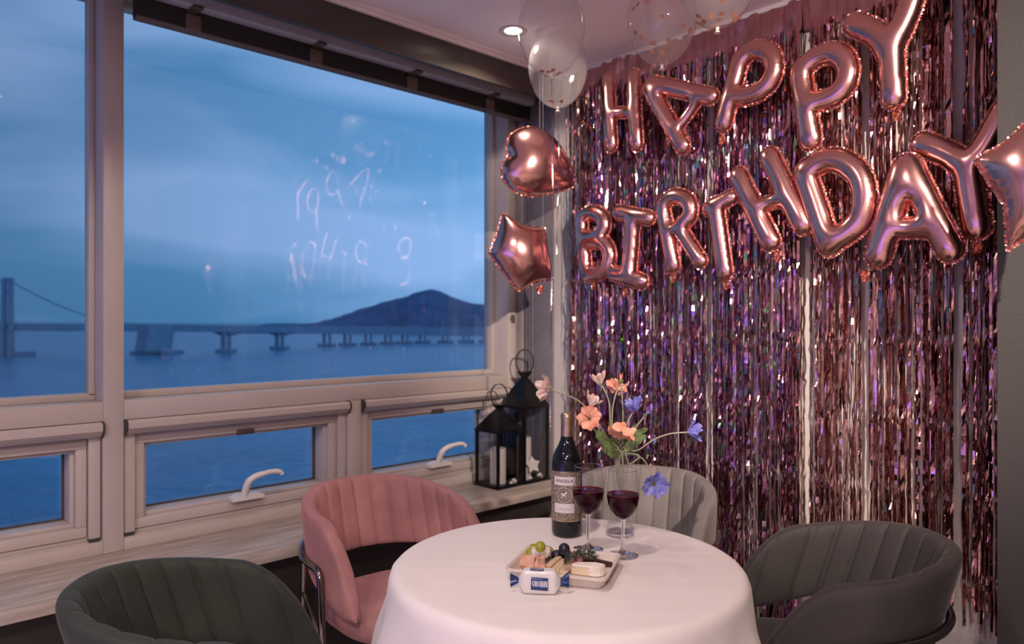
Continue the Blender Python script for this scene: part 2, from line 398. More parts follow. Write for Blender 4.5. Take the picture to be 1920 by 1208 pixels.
for px in (422, 523, 612, 651, 690, 727, 759, 792, 835, 874, 912, 950):
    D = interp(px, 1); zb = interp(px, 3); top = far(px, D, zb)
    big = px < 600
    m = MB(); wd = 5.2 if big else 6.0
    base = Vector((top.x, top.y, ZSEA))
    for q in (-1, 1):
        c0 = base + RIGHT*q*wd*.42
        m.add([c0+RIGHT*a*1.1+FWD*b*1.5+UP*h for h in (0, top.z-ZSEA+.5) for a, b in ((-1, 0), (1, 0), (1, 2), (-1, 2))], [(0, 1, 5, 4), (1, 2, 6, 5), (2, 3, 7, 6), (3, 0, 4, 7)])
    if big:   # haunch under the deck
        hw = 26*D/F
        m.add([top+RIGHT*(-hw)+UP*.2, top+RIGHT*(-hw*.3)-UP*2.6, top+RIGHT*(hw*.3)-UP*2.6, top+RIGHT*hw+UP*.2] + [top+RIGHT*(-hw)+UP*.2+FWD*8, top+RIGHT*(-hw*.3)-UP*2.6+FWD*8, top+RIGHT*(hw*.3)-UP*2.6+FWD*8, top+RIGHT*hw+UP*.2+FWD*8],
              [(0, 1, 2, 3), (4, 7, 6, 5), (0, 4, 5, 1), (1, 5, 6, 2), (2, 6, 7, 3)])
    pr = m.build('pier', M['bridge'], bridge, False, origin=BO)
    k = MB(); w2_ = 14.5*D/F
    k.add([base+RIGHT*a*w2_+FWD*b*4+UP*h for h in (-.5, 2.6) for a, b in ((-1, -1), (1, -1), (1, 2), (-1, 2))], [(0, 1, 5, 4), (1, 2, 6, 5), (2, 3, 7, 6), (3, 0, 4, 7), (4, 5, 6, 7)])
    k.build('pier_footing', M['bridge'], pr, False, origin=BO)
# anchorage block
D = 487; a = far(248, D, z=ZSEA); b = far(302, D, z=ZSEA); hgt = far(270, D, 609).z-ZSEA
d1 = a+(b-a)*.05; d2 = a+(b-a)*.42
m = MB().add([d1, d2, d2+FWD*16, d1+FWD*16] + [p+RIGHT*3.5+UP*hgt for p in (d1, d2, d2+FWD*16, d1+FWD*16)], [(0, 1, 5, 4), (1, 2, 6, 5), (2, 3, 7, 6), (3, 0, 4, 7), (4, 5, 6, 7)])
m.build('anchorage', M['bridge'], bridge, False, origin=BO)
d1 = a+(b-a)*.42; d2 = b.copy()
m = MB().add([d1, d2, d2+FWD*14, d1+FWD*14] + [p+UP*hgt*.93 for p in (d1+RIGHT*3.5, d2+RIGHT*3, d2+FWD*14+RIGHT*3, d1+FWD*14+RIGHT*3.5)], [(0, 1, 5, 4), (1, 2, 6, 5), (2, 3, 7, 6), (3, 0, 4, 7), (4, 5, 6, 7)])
m.build('anchorage_face', M['bridge2'], bridge, False, origin=BO)  # paler colour paints the lit side of the concrete block
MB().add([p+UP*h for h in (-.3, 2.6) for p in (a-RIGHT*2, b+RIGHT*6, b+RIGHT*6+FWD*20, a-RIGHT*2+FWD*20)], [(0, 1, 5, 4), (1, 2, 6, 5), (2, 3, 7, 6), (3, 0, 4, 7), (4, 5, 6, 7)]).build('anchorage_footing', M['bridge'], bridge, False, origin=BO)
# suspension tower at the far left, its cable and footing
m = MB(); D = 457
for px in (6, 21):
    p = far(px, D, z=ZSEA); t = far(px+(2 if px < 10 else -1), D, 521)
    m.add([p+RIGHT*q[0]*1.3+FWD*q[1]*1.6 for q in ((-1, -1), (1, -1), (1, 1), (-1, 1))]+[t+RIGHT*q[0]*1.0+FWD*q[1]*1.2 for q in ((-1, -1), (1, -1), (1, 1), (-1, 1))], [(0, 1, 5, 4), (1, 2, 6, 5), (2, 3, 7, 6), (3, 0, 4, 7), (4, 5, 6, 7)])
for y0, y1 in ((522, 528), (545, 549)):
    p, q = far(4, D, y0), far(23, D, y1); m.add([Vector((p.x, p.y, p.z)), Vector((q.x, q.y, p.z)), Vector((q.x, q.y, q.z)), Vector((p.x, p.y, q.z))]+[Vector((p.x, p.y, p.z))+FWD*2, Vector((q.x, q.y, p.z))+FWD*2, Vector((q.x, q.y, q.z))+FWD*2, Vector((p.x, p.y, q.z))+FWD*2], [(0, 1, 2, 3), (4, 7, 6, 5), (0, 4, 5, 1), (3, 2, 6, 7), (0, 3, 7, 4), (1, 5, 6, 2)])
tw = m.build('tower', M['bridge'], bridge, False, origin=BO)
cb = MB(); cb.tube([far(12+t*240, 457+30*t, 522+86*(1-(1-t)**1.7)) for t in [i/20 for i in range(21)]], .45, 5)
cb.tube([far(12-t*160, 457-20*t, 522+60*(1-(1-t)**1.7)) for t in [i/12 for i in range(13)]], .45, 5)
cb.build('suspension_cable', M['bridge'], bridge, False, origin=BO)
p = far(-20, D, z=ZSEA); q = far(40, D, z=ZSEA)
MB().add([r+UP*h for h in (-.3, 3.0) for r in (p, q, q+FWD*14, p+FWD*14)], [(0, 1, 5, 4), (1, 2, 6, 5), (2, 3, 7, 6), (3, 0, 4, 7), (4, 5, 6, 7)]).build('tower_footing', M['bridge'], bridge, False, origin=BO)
# hill
ridge = [(520, 606), (575, 607), (600, 605), (640, 596), (690, 577), (730, 564), (765, 556), (790, 546), (808, 542), (825, 546), (850, 558), (885, 569), (905, 571), (925, 570), (960, 575), (1010, 583), (1080, 596), (1180, 606)]
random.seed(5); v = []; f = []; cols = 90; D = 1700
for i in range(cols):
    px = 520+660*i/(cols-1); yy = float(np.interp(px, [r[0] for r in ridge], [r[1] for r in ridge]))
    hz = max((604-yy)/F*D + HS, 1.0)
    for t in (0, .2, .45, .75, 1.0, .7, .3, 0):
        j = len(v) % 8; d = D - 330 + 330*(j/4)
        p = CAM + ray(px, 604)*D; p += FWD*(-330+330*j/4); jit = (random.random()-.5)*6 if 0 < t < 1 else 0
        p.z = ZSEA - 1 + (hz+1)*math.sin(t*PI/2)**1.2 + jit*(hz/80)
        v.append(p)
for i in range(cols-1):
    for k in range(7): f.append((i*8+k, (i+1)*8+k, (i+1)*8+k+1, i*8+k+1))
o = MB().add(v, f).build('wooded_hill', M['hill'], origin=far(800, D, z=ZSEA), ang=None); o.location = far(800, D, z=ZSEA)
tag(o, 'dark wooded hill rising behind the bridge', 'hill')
# ================================================================== CHAIRS
def velvet(name, col, var=.22):
    return mat(name, col, .75, var=var, scale=7, detail=3, bump=.05, bscale=30, **{'Sheen Weight': .55, 'Sheen Roughness': .35, 'Sheen Tint': (*[min(1, c*1.5+.12) for c in col], 1)})
M['vel_pink'] = velvet('pink_velvet', (.40, .185, .185))
M['vel_green'] = velvet('green_velvet', (.026, .031, .024))
M['vel_grey'] = velvet('grey_velvet', (.155, .138, .131))
M['vel_grey2'] = velvet('dark_grey_velvet', (.034, .029, .028))
CA, CB, FM, ARM = .240, .235, math.radians(118), .36
REC = .30                                  # recline of the shell
def pq(p):
    q = abs(p)-PI/2
    return (CA*math.sin(p), -CB*math.cos(p)) if q < 0 else (math.copysign(CA*(1-.18*q*q), p), ARM*q)
def plan(phi, off=0.0):
    """smooth barrel plan: round back, arms running slightly inwards at the front; off is outwards"""
    x, y = pq(phi); e = 1e-3; a, b = pq(phi-e), pq(phi+e); tx, ty = b[0]-a[0], b[1]-a[1]; l = math.hypot(tx, ty); tx /= l; ty /= l
    return x + ty*off, y - tx*off
def sm(a, b, t): t = max(0, min(1, (t-a)/(b-a))); return t*t*(3-2*t)
def arc(phi):
    q = abs(phi)-PI/2
    return CA*abs(phi) if q < 0 else CA*PI/2+ARM*q
ARCM = arc(FM)
def back_mesh():
    ch, T, NW = 14, .022, 34
    # denser sampling towards the rounded arm tips
    us = [i/170 for i in range(171)]; us = sorted(set(us+[.002, .0045, .009, .991, .9955, .998]))
    def fn(u, w):
        phi = -FM + 2*FM*u; s_ = arc(phi)/ARCM; e = ARCM-arc(phi)
        zt = .757 - .055*sm(.15, 1.0, s_); zb = .533 - .060*sm(.45, .95, s_)
        R = .135
        if e < R: zt = zb + (zt-zb)*max(.03, 1-(1-e/R)**2.2)**.55
        g = min(1, math.sqrt(max(0, e)/.022)) if e < .022 else 1.0
        t = T*(.25+.75*g); hh = (zt-zb)/2; zc_ = (zt+zb)/2; a = 2*PI*w
        ca, sa = math.cos(a), math.sin(a); sz_p = .30 if hh > .06 else .6
        sx = math.copysign(abs(ca)**.55, ca); sz = math.copysign(abs(sa)**sz_p, sa)
        off = -t*sx; z = zc_ + hh*sz
        if abs(phi) < math.radians(107):
            c = (phi/math.radians(107)+1)/2*ch; fr = abs((c % 1)-.5)*2
            groove = max(0, (fr-.74)/.26)**2; amt = max(0, min(1, (sx+.55)/.9)) if sz > .3 else max(0, min(1, sx*1.3))
            off += .0085*groove*amt
            if sx > 0: off -= .004*(1-fr**2)*amt
        x, y = plan(phi, off); return (x, y-REC*(z-.52), z)
    m = MB(); v = []; NU = len(us)
    for u in us:
        for j in range(NW): v.append(fn(u, j/NW))
    f = []
    for i in range(NU-1):
        for j in range(NW): f.append((i*NW+j, i*NW+(j+1) % NW, (i+1)*NW+(j+1) % NW, (i+1)*NW+j))
    f.append(tuple(range(NW))); f.append(tuple((NU-1)*NW+k for k in range(NW-1, -1, -1)))
    return m.add(v, f)
def seat_mesh():
    m = MB(); n = 56; prof = [(0, .47), (.5, .472), (.8, .468), (.93, .459), (.985, .444), (1, .425), (.985, .405), (.94, .396), (0, .394)]
    v = []; f = []
    for r, z in prof:
        for k in range(n):
            a = 2*PI*k/n; ca, sa = math.cos(a), math.sin(a)
            x = .222*math.copysign(abs(ca)**.72, ca)*max(r, 1e-4); y = .220*math.copysign(abs(sa)**.72, sa)*max(r, 1e-4)+.035; v.append((x, y, z))
    for i in range(len(prof)-1):
        for k in range(n): f.append((i*n+k, i*n+(k+1) % n, (i+1)*n+(k+1) % n, (i+1)*n+k))
    return m.add(v, f)
BACK = back_mesh(); SEAT = seat_mesh()
def rail_pt(phi, z): x, y = plan(phi, .034); return Vector((x, y-REC*(z-.52), z))
def chair_parts(root, vel):
    b = MB(); b.v, b.f = BACK.v, BACK.f; b.build('backrest', vel, root, ang=None)
    b = MB(); b.v, b.f = SEAT.v, SEAT.f; b.build('seat', vel, root, ang=70)
    P = math.radians(96)
    pts = [rail_pt(-P+2*P*i/40,   .605 - .02*(abs(-P+2*P*i/40)/P)**2) for i in range(41)]
    MB().tube(pts, .0105, 10).build('rail', M['chrome'], root)
    for s in (-1, 1):
        e = pts[-1] if s > 0 else pts[0]; d = (pts[-1]-pts[-2] if s > 0 else pts[0]-pts[1]).normalized()
        lp = [e] + [e + d*.030*math.sin(a) + Vector((0, 0, -.030*(1-math.cos(a)))) for a in (.4, .8, 1.2, PI/2)]
        bot = Vector((e.x*1.02, e.y+.09, .0)); lp += [lp[-1].lerp(bot, t) for t in (.33, .66, 1)]
        MB().tube(lp, .0105, 10).build('leg', M['chrome'], root)
        r = rail_pt(s*math.radians(52), .595); MB().tube([r, Vector((r.x*1.0, r.y-.005, .43)), Vector((r.x*1.03, r.y-.03, 0))], .0105, 10).build('leg', M['chrome'], root)
        MB().tube([Vector((r.x, r.y-.004, .445)), Vector((e.x*1.0, e.y+.035, .39))], .008, 8).build('side_stretcher', M['chrome'], root)
        sc_ = rail_pt(s*math.radians(80), .592)+Vector((s*.010, 0, 0)); MB().lathe([(0, .004), (.004, .003), (.006, 0)], 10).xf(frame(sc_, (s, 0, 0))).build('screw', M['chrome'], root)
def chair(loc, face, vel, label, sc=1.0):
    """face: world heading (degrees) the sitter would look"""
    e = empty('dining_chair', (loc[0], loc[1], 0), math.radians(face-90), label, 'chair', 'velvet barrel chairs around the table')
    chair_parts(e, vel); e.scale = (sc, sc, sc); return e
chair((.635, 1.51), -27, M['vel_green'], 'dark green velvet barrel chair in the lower left corner', 1.0)
chair((1.30, 1.885), -94, M['vel_pink'], 'pink velvet barrel chair with chrome frame beside the window')
chair((1.945, 1.47), 200, M['vel_grey'], 'light grey velvet barrel chair behind the flower vase')
chair((1.805, .802), 126, M['vel_grey2'], 'dark grey velvet barrel chair on the right below the tinsel curtain', 1.0)

# ================================================================== TABLE
TX, TY, TR, TZ = 1.209, 1.093, .389, .75
t = empty('round_table', (TX, TY, 0), 0, 'round dining table under the white cloth', 'table')
M['wood'] = mat('table_wood', (.2, .13, .09), .5)
MB().lathe([(0, TZ-.003), (TR-.012, TZ-.003), (TR-.004, TZ-.010), (TR-.006, TZ-.028), (0, TZ-.028)], 64).build('tabletop', M['wood'], t)
MB().lathe([(.035, .02), (.035, TZ-.028)], 24).build('pedestal', M['chrome'], t)
MB().lathe([(0, 0), (.24, 0), (.24, .012), (.05, .025), (0, .025)], 40).build('base', M['chrome'], t)
M['cloth'] = mat('white_tablecloth', (.74, .69, .675), .85, var=.03, scale=6, bump=.10, bscale=9, **{'Sheen Weight': .15})
def cloth(u, w):
    a = 2*PI*u; ca, sa = math.cos(a), math.sin(a)
    s = w*(TR+.43)
    fold = .5*math.sin(9*a+1.1)+.4*math.sin(14*a+.4)+.35*math.sin(5*a+2.2)+.25*math.sin(21*a+3)
    e = .016
    if s < TR-e:
        z = TZ + .0006*math.sin(14*ca*s*5+3*sa)*math.sin(11*sa*s*6+1); return (TX+ca*s, TY+sa*s, z)
    q = s-(TR-e)
    if q < e*PI/2:
        b = q/e; r = TR-e+e*math.sin(b); z = TZ-e*(1-math.cos(b))
        return (TX+ca*(r+.0012*fold*b), TY+sa*(r+.0012*fold*b), z)
    d = q-e*PI/2
    k = sm(0, .14, d)
    r = TR+.002+.012*k+.085*d + (.008+.07*d)*k*fold + .004*math.sin(23*a+d*20)*k
    return (TX+ca*r, TY+sa*r, TZ-e-d*.985)
tc_ = MB().grid(220, 74, cloth, wrapu=True)
o = tc_.build('tablecloth', M['cloth'], origin=(TX, TY, TZ), ang=None); o.location = (TX, TY, TZ); tag(o, 'white cloth draped over the round table', 'tablecloth')

# ================================================================== ON THE TABLE
M['bottle'] = mat('dark_bottle_glass', (.006, .006, .009), .06, var=.1)
M['gold'] = mat('gold_foil_capsule', (.52, .40, .26), .33, 1.0, var=.15, scale=60)
M['label'] = mat('bottle_label_bronze', (.23, .185, .135), .5, var=.6, scale=170, detail=5)
M['paper'] = mat('label_paper', (.66, .62, .60), .7, var=.04)
M['ink'] = mat('black_ink', (.02, .018, .018), .6)
M['ink2'] = mat('bronze_print', (.14, .11, .08), .55, var=.5, scale=300)
bp = onZ(1063, 1003, TZ)
bt = empty('wine_bottle', bp, 0, 'dark wine bottle with a bronze label and gold capsule', 'bottle')
prof = [(0, .002), (.030, 0), (.036, .004), (.0385, .012), (.0388, .10), (.0385, .178), (.036, .196), (.030, .212), (.022, .226), (.0168, .240), (.0150, .252), (.0148, .262)]
MB().lathe(prof, 48).build('glass_body', M['bottle'], bt)
MB().lathe([(.0157, .238), (.0155, .25), (.0150, .290), (.0148, .292), (.0158, .2925), (.0160, .299), (.0152, .301), (.0150, .305), (.012, .3065), (0, .3062)], 32).build('capsule', M['gold'], bt)
cdir = math.atan2(-bp.y, -bp.x)              # towards the camera
def wrap(r, a0, a1, z0, z1, n=24, nz=2):
    return MB().grid(n, nz, lambda u, v_: (r*math.cos(a0+(a1-a0)*u), r*math.sin(a0+(a1-a0)*u), z0+(z1-z0)*v_))
la, lb = cdir-1.62, cdir+1.05
lab = wrap(.0392, la, lb, .042, .166).build('label', M['label'], bt)
wrap(.0394, la, lb, .1635, .166).build('label_border', M['gold'], lab); wrap(.0394, la, lb, .042, .045).build('label_border', M['gold'], lab)
ca_ = cdir-.18
wrap(.0395, ca_-.72, ca_+.72, .132, .153).build('name_strip', M['paper'], lab)
wrap(.0395, ca_-.68, ca_+.68, .064, .087).build('name_strip', M['paper'], lab)
def text_mesh(s, size, extr=0.0, fontsp=1.0):
    c = bpy.data.curves.new('txt', 'FONT'); c.body = s; c.size = size; c.align_x = 'CENTER'; c.align_y = 'CENTER'; c.extrude = extr; c.space_character = fontsp; c.offset = size*.012
    o = bpy.data.objects.new('txt', c); COL.objects.link(o); bpy.context.view_layer.update()
    me = bpy.data.meshes.new_from_object(o); bpy.data.objects.remove(o)
    v = [tuple(p.co) for p in me.vertices]; f = [tuple(p.vertices) for p in me.polygons]; return v, f
def wrap_text(s, size, r, a, z, mt, par, sp=1.0, name='lettering'):
    v, f = text_mesh(s, size, 0, sp)
    w = [(r*math.cos(a+x/r), r*math.sin(a+x/r), z+y) for x, y, _ in v]
    return MB().add(w, f).build(name, mt, par, False, fix=False)
wrap_text('ANGELA', .0108, .03975, ca_, .1425, M['ink'], lab, 1.12)
sq = [(-.020+.040*i/70, .0012*math.sin(i*1.15)+(.0022*math.sin(i*.31) if 8 < i < 60 else 0)) for i in range(71)]
MB().tube([(.0397*math.cos(ca_+x/.0397), .0397*math.sin(ca_+x/.0397), .0735+y) for x, y in sq], .00028, 4).build('script_lettering', M['ink2'], lab, False)
# round seal: rings with a horse-like figure
def ring_w(r0, r1, z, mt, nm):
    m = MB().grid(40, 2, lambda u, v_: ((.0398*math.cos(ca_+(r0+(r1-r0)*v_)*math.cos(2*PI*u)/.0398)), .0398*math.sin(ca_+(r0+(r1-r0)*v_)*math.cos(2*PI*u)/.0398), z+(r0+(r1-r0)*v_)*math.sin(2*PI*u)), wrapu=True)
    return m.build(nm, mt, lab, False)
ring_w(0.0001, .0178, .1085, M['ink2'], 'seal'); ring_w(.0172, .0185, .1085, M['paper'], 'seal_ring'); ring_w(.0118, .0126, .1085, M['paper'], 'seal_ring')
fig = [(-.006, -.008), (-.004, -.008), (-.003, -.002), (.001, -.002), (.002, -.008), (.004, -.008), (.0035, .001), (.006, .005), (.0075, .004), (.007, .008), (.004, .009), (.001, .004), (-.003, .004), (-.006, .006), (-.007, .002), (-.005, 0)]
MB().add([(.0400*math.cos(ca_+x/.04), .04*math.sin(ca_+x/.04), .1085+y) for x, y in fig], [tuple(range(len(fig)))]).build('seal_figure', M['paper'], lab, False)

M['wglass'] = thin_glass('wine_glass', (.97, .97, .98), 0.0, 1.5, boost=1.0)
M['wine'] = mat('red_wine', (.020, .002, .006), .05, var=.1, **{'Specular IOR Level': .25})
M['wine_edge'] = mat('red_wine_rim', (.20, .015, .03), .1)
M['sglass'] = mat('solid_glass', (.95, .95, .96), .03, **{'Transmission Weight': 1.0, 'IOR': 1.35})
def wineglass(px, py, label):
    p = onZ(px, py, TZ+.0005); e = empty('wine_glass', p, 0, label, 'wine glass', 'red wine glasses beside the bottle')
    MB().lathe([(0, .001), (.034, .001), (.0352, .002), (.030, .004), (.012, .008), (.0055, .014)], 40).build('foot', M['sglass'], e)
    MB().lathe([(.0055, .014), (.0042, .03), (.0038, .06), (.0046, .078), (.008, .084)], 20).build('stem', M['sglass'], e)
    bowl = [(.001, .0835), (.008, .085), (.018, .092), (.0275, .104), (.0335, .118), (.0362, .134), (.0360, .150), (.0345, .172), (.0318, .197)]
    MB().lathe(bowl, 44).build('bowl', M['wglass'], e)
    MB().tube([(.0318*math.cos(a), .0318*math.sin(a), .197) for a in [2*PI*k/44 for k in range(44)]], .0006, 5, closed=True).build('rim', M['sglass'], e)
    wp = [(0, .0832), (.0012, .0832), (.0083, .0846), (.0184, .0917), (.0279, .1037), (.0339, .1178), (.0366, .134), (.0365, .1408), (.0358, .1412), (0, .1408)]
    w = MB().lathe(wp, 44).build('wine', M['wine'], e)
    MB().tube([(.0364*math.cos(a), .0364*math.sin(a), .1410) for a in [2*PI*k/44 for k in range(44)]], .0005, 5, closed=True).build('wine_edge', M['wine_edge'], w)
wineglass(1103, 1031, 'wine glass of red wine nearer the bottle'); wineglass(1168, 1042, 'wine glass of red wine in front of the vase')

# vase
vp = onZ(1162, 1003, TZ+.0005)
va = empty('glass_vase', vp, 0, 'clear trumpet glass vase holding the poppies', 'vase')
MB().lathe([(0, .001), (.034, .001), (.036, .004), (.034, .012), (.027, .035), (.019, .058), (.0145, .082), (.0135, .105), (.016, .135), (.021, .168), (.0275, .203)], 40).build('vessel', M['wglass'], va)
MB().lathe([(0, .003), (.032, .003), (.032, .010), (0, .012)], 32).build('thick_base', M['sglass'], va)
MB().tube([(.0275*math.cos(a), .0275*math.sin(a), .203) for a in [2*PI*k/36 for k in range(36)]], .0008, 5, closed=True).build('rim', M['sglass'], va)

# poppies
M['stem'] = mat('poppy_stem', (.30, .30, .20), .7, var=.15)
M['leaf'] = mat('poppy_leaf', (.10, .15, .045), .6, var=.35, scale=60)
M['pet_pale'] = mat('pale_pink_petal', (.78, .50, .43), .7, var=.12, scale=50, col2=(.88, .68, .60), **{'Subsurface Weight': .1})
M['pet_orange'] = mat('coral_petal', (.72, .25, .15), .7, var=.1, scale=45, col2=(.86, .47, .34))
M['pet_blue'] = mat('blue_petal', (.075, .085, .42), .7, var=.25, scale=60, col2=(.30, .30, .72))
M['eye'] = mat('poppy_eye', (.10, .085, .03), .8, var=.3, scale=300)
VD = (vp-CAM).dot(FWD)                         # depth of the vase from the camera
VT = Vector((vp.x, vp.y, TZ+.203))
def poppy(px, py, r, axis, m, op, label, stem, seed, dd=0.0, npet=5, bud=False, eye=True, leaf=False):
    """axis: (right, up, toward camera) of the flower; op: 0 closed cup .. 1 flat open; stem: list of (px, py) down to the vase"""
    random.seed(seed); rm = r*VD/F
    c = atD(px, py, VD+dd); ax = (RIGHT*axis[0]+UP*axis[1]-FWD*axis[2]).normalized()
    e = empty('poppy', c, 0, label, 'flower', 'artificial poppies in the vase')
    Mx = frame((0, 0, 0), ax)
    base = -ax*rm*.35
    for k in range(npet+(0 if bud else 2)):
        lay = 1.0 if k < npet else .72
        a0 = 2*PI*k/npet + random.uniform(-.25, .25) + (0 if k < npet else 1.1*k); wd = 2*PI/npet*(1.30 if not bud else 1.0)*random.uniform(.85, 1.1); ph = random.uniform(0, 6); inn = .90 if k % 2 else 1.0
        ln = rm*(1.30+random.uniform(-.18, .16))*lay; opk = min(1, max(.08, op+random.uniform(-.16, .10)))
        def fn(u, v_):
            a = a0+(u-.5)*wd*(.50+.7*v_*(1.35-.5*v_)); t = v_
            rho = ln*inn*(t*(.35+.75*opk) - .25*(1-opk)*t*t); h = ln*((1.15-opk*.80)*t**1.35 + .12*opk*math.sin(t*PI))
            edge = 1-.22*(2*u-1)**2*t-.05*t**4*(1+math.sin(u*17+ph)); ru = rm*.15*t*t*math.sin(u*8+ph)+rm*.07*t*t*math.sin(u*19+ph*2)
            rho *= edge; h = h*edge + ru
            rho += rm*.06*t*math.sin(u*13+ph)
            p = Vector((rho*math.cos(a), rho*math.sin(a), h-rm*.35)); return Mx @ p
        pm_ = MB().grid(17, 10, fn).build('petal', m, e, ang=None)
    if eye:
        MB().lathe([(0, .20*rm), (.10*rm, .18*rm), (.15*rm, .08*rm), (.13*rm, -.05*rm), (.05*rm, -.2*rm)], 12).xf(frame(base*.15, ax)).build('eye', M['eye'], e)
    if bud:
        MB().lathe([(.01*rm, -.75*rm), (.42*rm, -.55*rm), (.52*rm, -.25*rm), (.40*rm, .05*rm)], 10).xf(frame((0, 0, 0), ax)).build('calyx', M['leaf'], e)
    pts = [base] + [atD(sx, sy, VD+sd)-c for sx, sy, sd in stem]
    inside = Vector((vp.x, vp.y, TZ+.09)) - c
    if not leaf: pts += [VT - c + RIGHT*random.uniform(-.012, .012)+FWD*random.uniform(-.012, .012), inside + RIGHT*random.uniform(-.004, .004)]
    MB().tube(bez(pts, 26), .0019, 6).build('stem', M['stem'], e)
    return e
G = lambda *a: a
poppy(1025, 728, 29, (-1, .15, .15), M['pet_pale'], .75, 'pale pink poppy leaning far left beside the lantern', [(1045, 736, 0), (1070, 744, 0), (1100, 765, 0), (1135, 815, 0)], 1)
poppy(1124, 715, 24, (-.25, 1, .1), M['pet_pale'], .45, 'pale pink poppy standing tallest on the left', [(1131, 728, 0), (1142, 755, 0), (1145, 800, 0)], 2, dd=.01)
poppy(1157, 728, 21, (.1, .5, -.8), M['pet_orange'], .7, 'orange poppy seen from behind at the top of the bouquet', [(1153, 745, 0), (1148, 775, 0), (1150, 815, 0)], 3, dd=.03)
poppy(1164, 712, 10.5, (.05, 1, .1), M['pet_orange'], .12, 'small orange poppy bud at the very top', [(1165, 730, 0), (1168, 770, 0), (1166, 810, 0)], 4, dd=.0, npet=4, bud=True, eye=False)
poppy(1110, 756, 24, (.45, .8, -.1), M['pet_pale'], .5, 'pale pink poppy half hidden behind the open coral one', [(1113, 775, 0), (1128, 815, 0)], 5, dd=.03)
poppy(1105, 785, 20, (-.12, .12, 1), M['pet_orange'], .95, 'wide open coral poppy facing forward with a dark eye', [(1110, 797, .012), (1122, 818, .01), (1140, 842, .005)], 6, dd=-.02, npet=5)
poppy(1163, 814, 31, (.22, .8, .30), M['pet_orange'], .80, 'coral poppy low in the middle of the bouquet', [(1168, 830, 0), (1176, 862, -.01), (1181, 870, -.012), (1198, 858, -.012), (1192, 852, -.01), (1168, 850, 0)], 7, dd=-.035)
poppy(1187, 767, 25, (-.25, 1, .25), M['pet_blue'], .6, 'blue poppy upright right of the orange ones', [(1182, 780, 0), (1172, 805, 0), (1165, 835, 0)], 8)
poppy(1211, 777, 8.5, (.6, .7, .3), M['pet_blue'], .12, 'tiny blue poppy bud with green base', [(1205, 785, 0), (1192, 802, 0), (1175, 835, 0)], 9, npet=4, bud=True, eye=False)
poppy(1297, 810, 26, (1, .1, -.1), M['pet_blue'], .55, 'blue poppy stretching far right over the curtain', [(1285, 811, 0), (1255, 814, 0), (1225, 825, 0), (1195, 845, 0)], 10)
poppy(1226, 907, 24, (.1, -.25, 1), M['pet_blue'], .8, 'blue poppy drooping low in front of the light grey chair', [(1221, 893, .01), (1216, 876, .005), (1204, 860, 0), (1186, 853, 0)], 11, dd=-.02)
def leafblade(pts, w, par, seed):
    random.seed(seed); c = par.location; P = bez([atD(a, b, VD+d)-c for a, b, d in pts], 14); nrm = (-FWD+UP*.5).normalized()
    def fn(u, v_):
        i = min(13, int(v_*14)); t = v_*14-i; p = P[i].lerp(P[i+1], t); tg = (P[i+1]-P[i]).normalized(); sd = tg.cross(nrm).normalized()
        ww = w*math.sin(PI*min(1, v_*.97+.03))**.7*1.35*(1+.25*math.sin(v_*20+seed)); return p + sd*(u-.5)*ww + nrm*(abs(u-.5)*ww*.5)
    MB().grid(5, 22, fn).build('leaf', M['leaf'], par, ang=None)
for i, (pts, w) in enumerate(((((1158, 858, 0), (1140, 838, -.01), (1126, 818, -.015), (1120, 806, -.01)), .020), (((1160, 856, -.01), (1148, 848, -.03), (1138, 843, -.035), (1132, 850, -.03)), .024),
                              (((1168, 854, 0), (1180, 838, 0), (1198, 824, 0), (1212, 817, 0)), .016), (((1165, 850, .01), (1182, 826, .01), (1200, 811, .01), (1216, 804, .0)), .014),
                              (((1160, 850, .02), (1162, 830, .02), (1180, 812, .02), (1198, 792, .01)), .012), (((1163, 856, 0), (1152, 838, .0), (1147, 822, .0)), .014))):
    leafblade(pts, w, va, i)
# ================================================================== SNACK TRAY
M['tray'] = mat('pulp_tray', (.62, .53, .48), .7, var=.04, scale=80, bump=.1)
M['g_grape'] = mat('green_grape_skin', (.30, .31, .02), .22, var=.2, scale=40, **{'Subsurface Weight': .15})
M['d_grape'] = mat('black_grape_skin', (.012, .009, .028), .42, var=.5, scale=60)
M['curd'] = mat('cottage_cheese', (.80, .71, .66), .7, var=.08, scale=150, bump=.6, bscale=350)
M['salmon'] = mat('salmon_pink_slice', (.66, .34, .25), .5, var=.12, scale=30, stretch=(1, 1, 4), col2=(.75, .45, .33))
M['cheese'] = mat('yellow_cheese', (.66, .47, .30), .5, var=.06)
M['brie'] = mat('brie_rind', (.82, .75, .70), .8, var=.06, scale=60, bump=.4, bscale=140)
M['brie_in'] = mat('brie_paste', (.74, .58, .43), .5, var=.06)
M['choc'] = mat('dark_chocolate', (.045, .012, .010), .4, var=.2)
M['rosemary'] = mat('rosemary_needles', (.035, .05, .028), .6, var=.4, scale=120)
M['prosc'] = mat('prosciutto', (.36, .10, .095), .45, var=.3, scale=50, col2=(.62, .32, .29))
M['cup'] = thin_glass('clear_plastic_cup', (.93, .94, .97), .05, 1.45, milk=.06, boost=1.4)
FL, FR, BR, BL = [onZ(p, q, TZ+.026) for p, q in ((947, 1064.6), (1134, 1090), (1168, 1037), (990, 1022))]
tcen = (FL+FR+BR+BL)/4; ex = ((FR-FL)+(BR-BL)); tl = ex.length/2; ex.normalize(); ey = Vector((-ex.y, ex.x, 0)); tw_ = ((BL-FL).dot(ey)+(BR-FR).dot(ey))/2
TRAY = Vector((tcen.x, tcen.y, TZ+.001))
tr_rot = math.atan2(ex.y, ex.x)
te = empty('snack_tray', TRAY, tr_rot, 'beige rectangular paper pulp snack tray', 'tray')
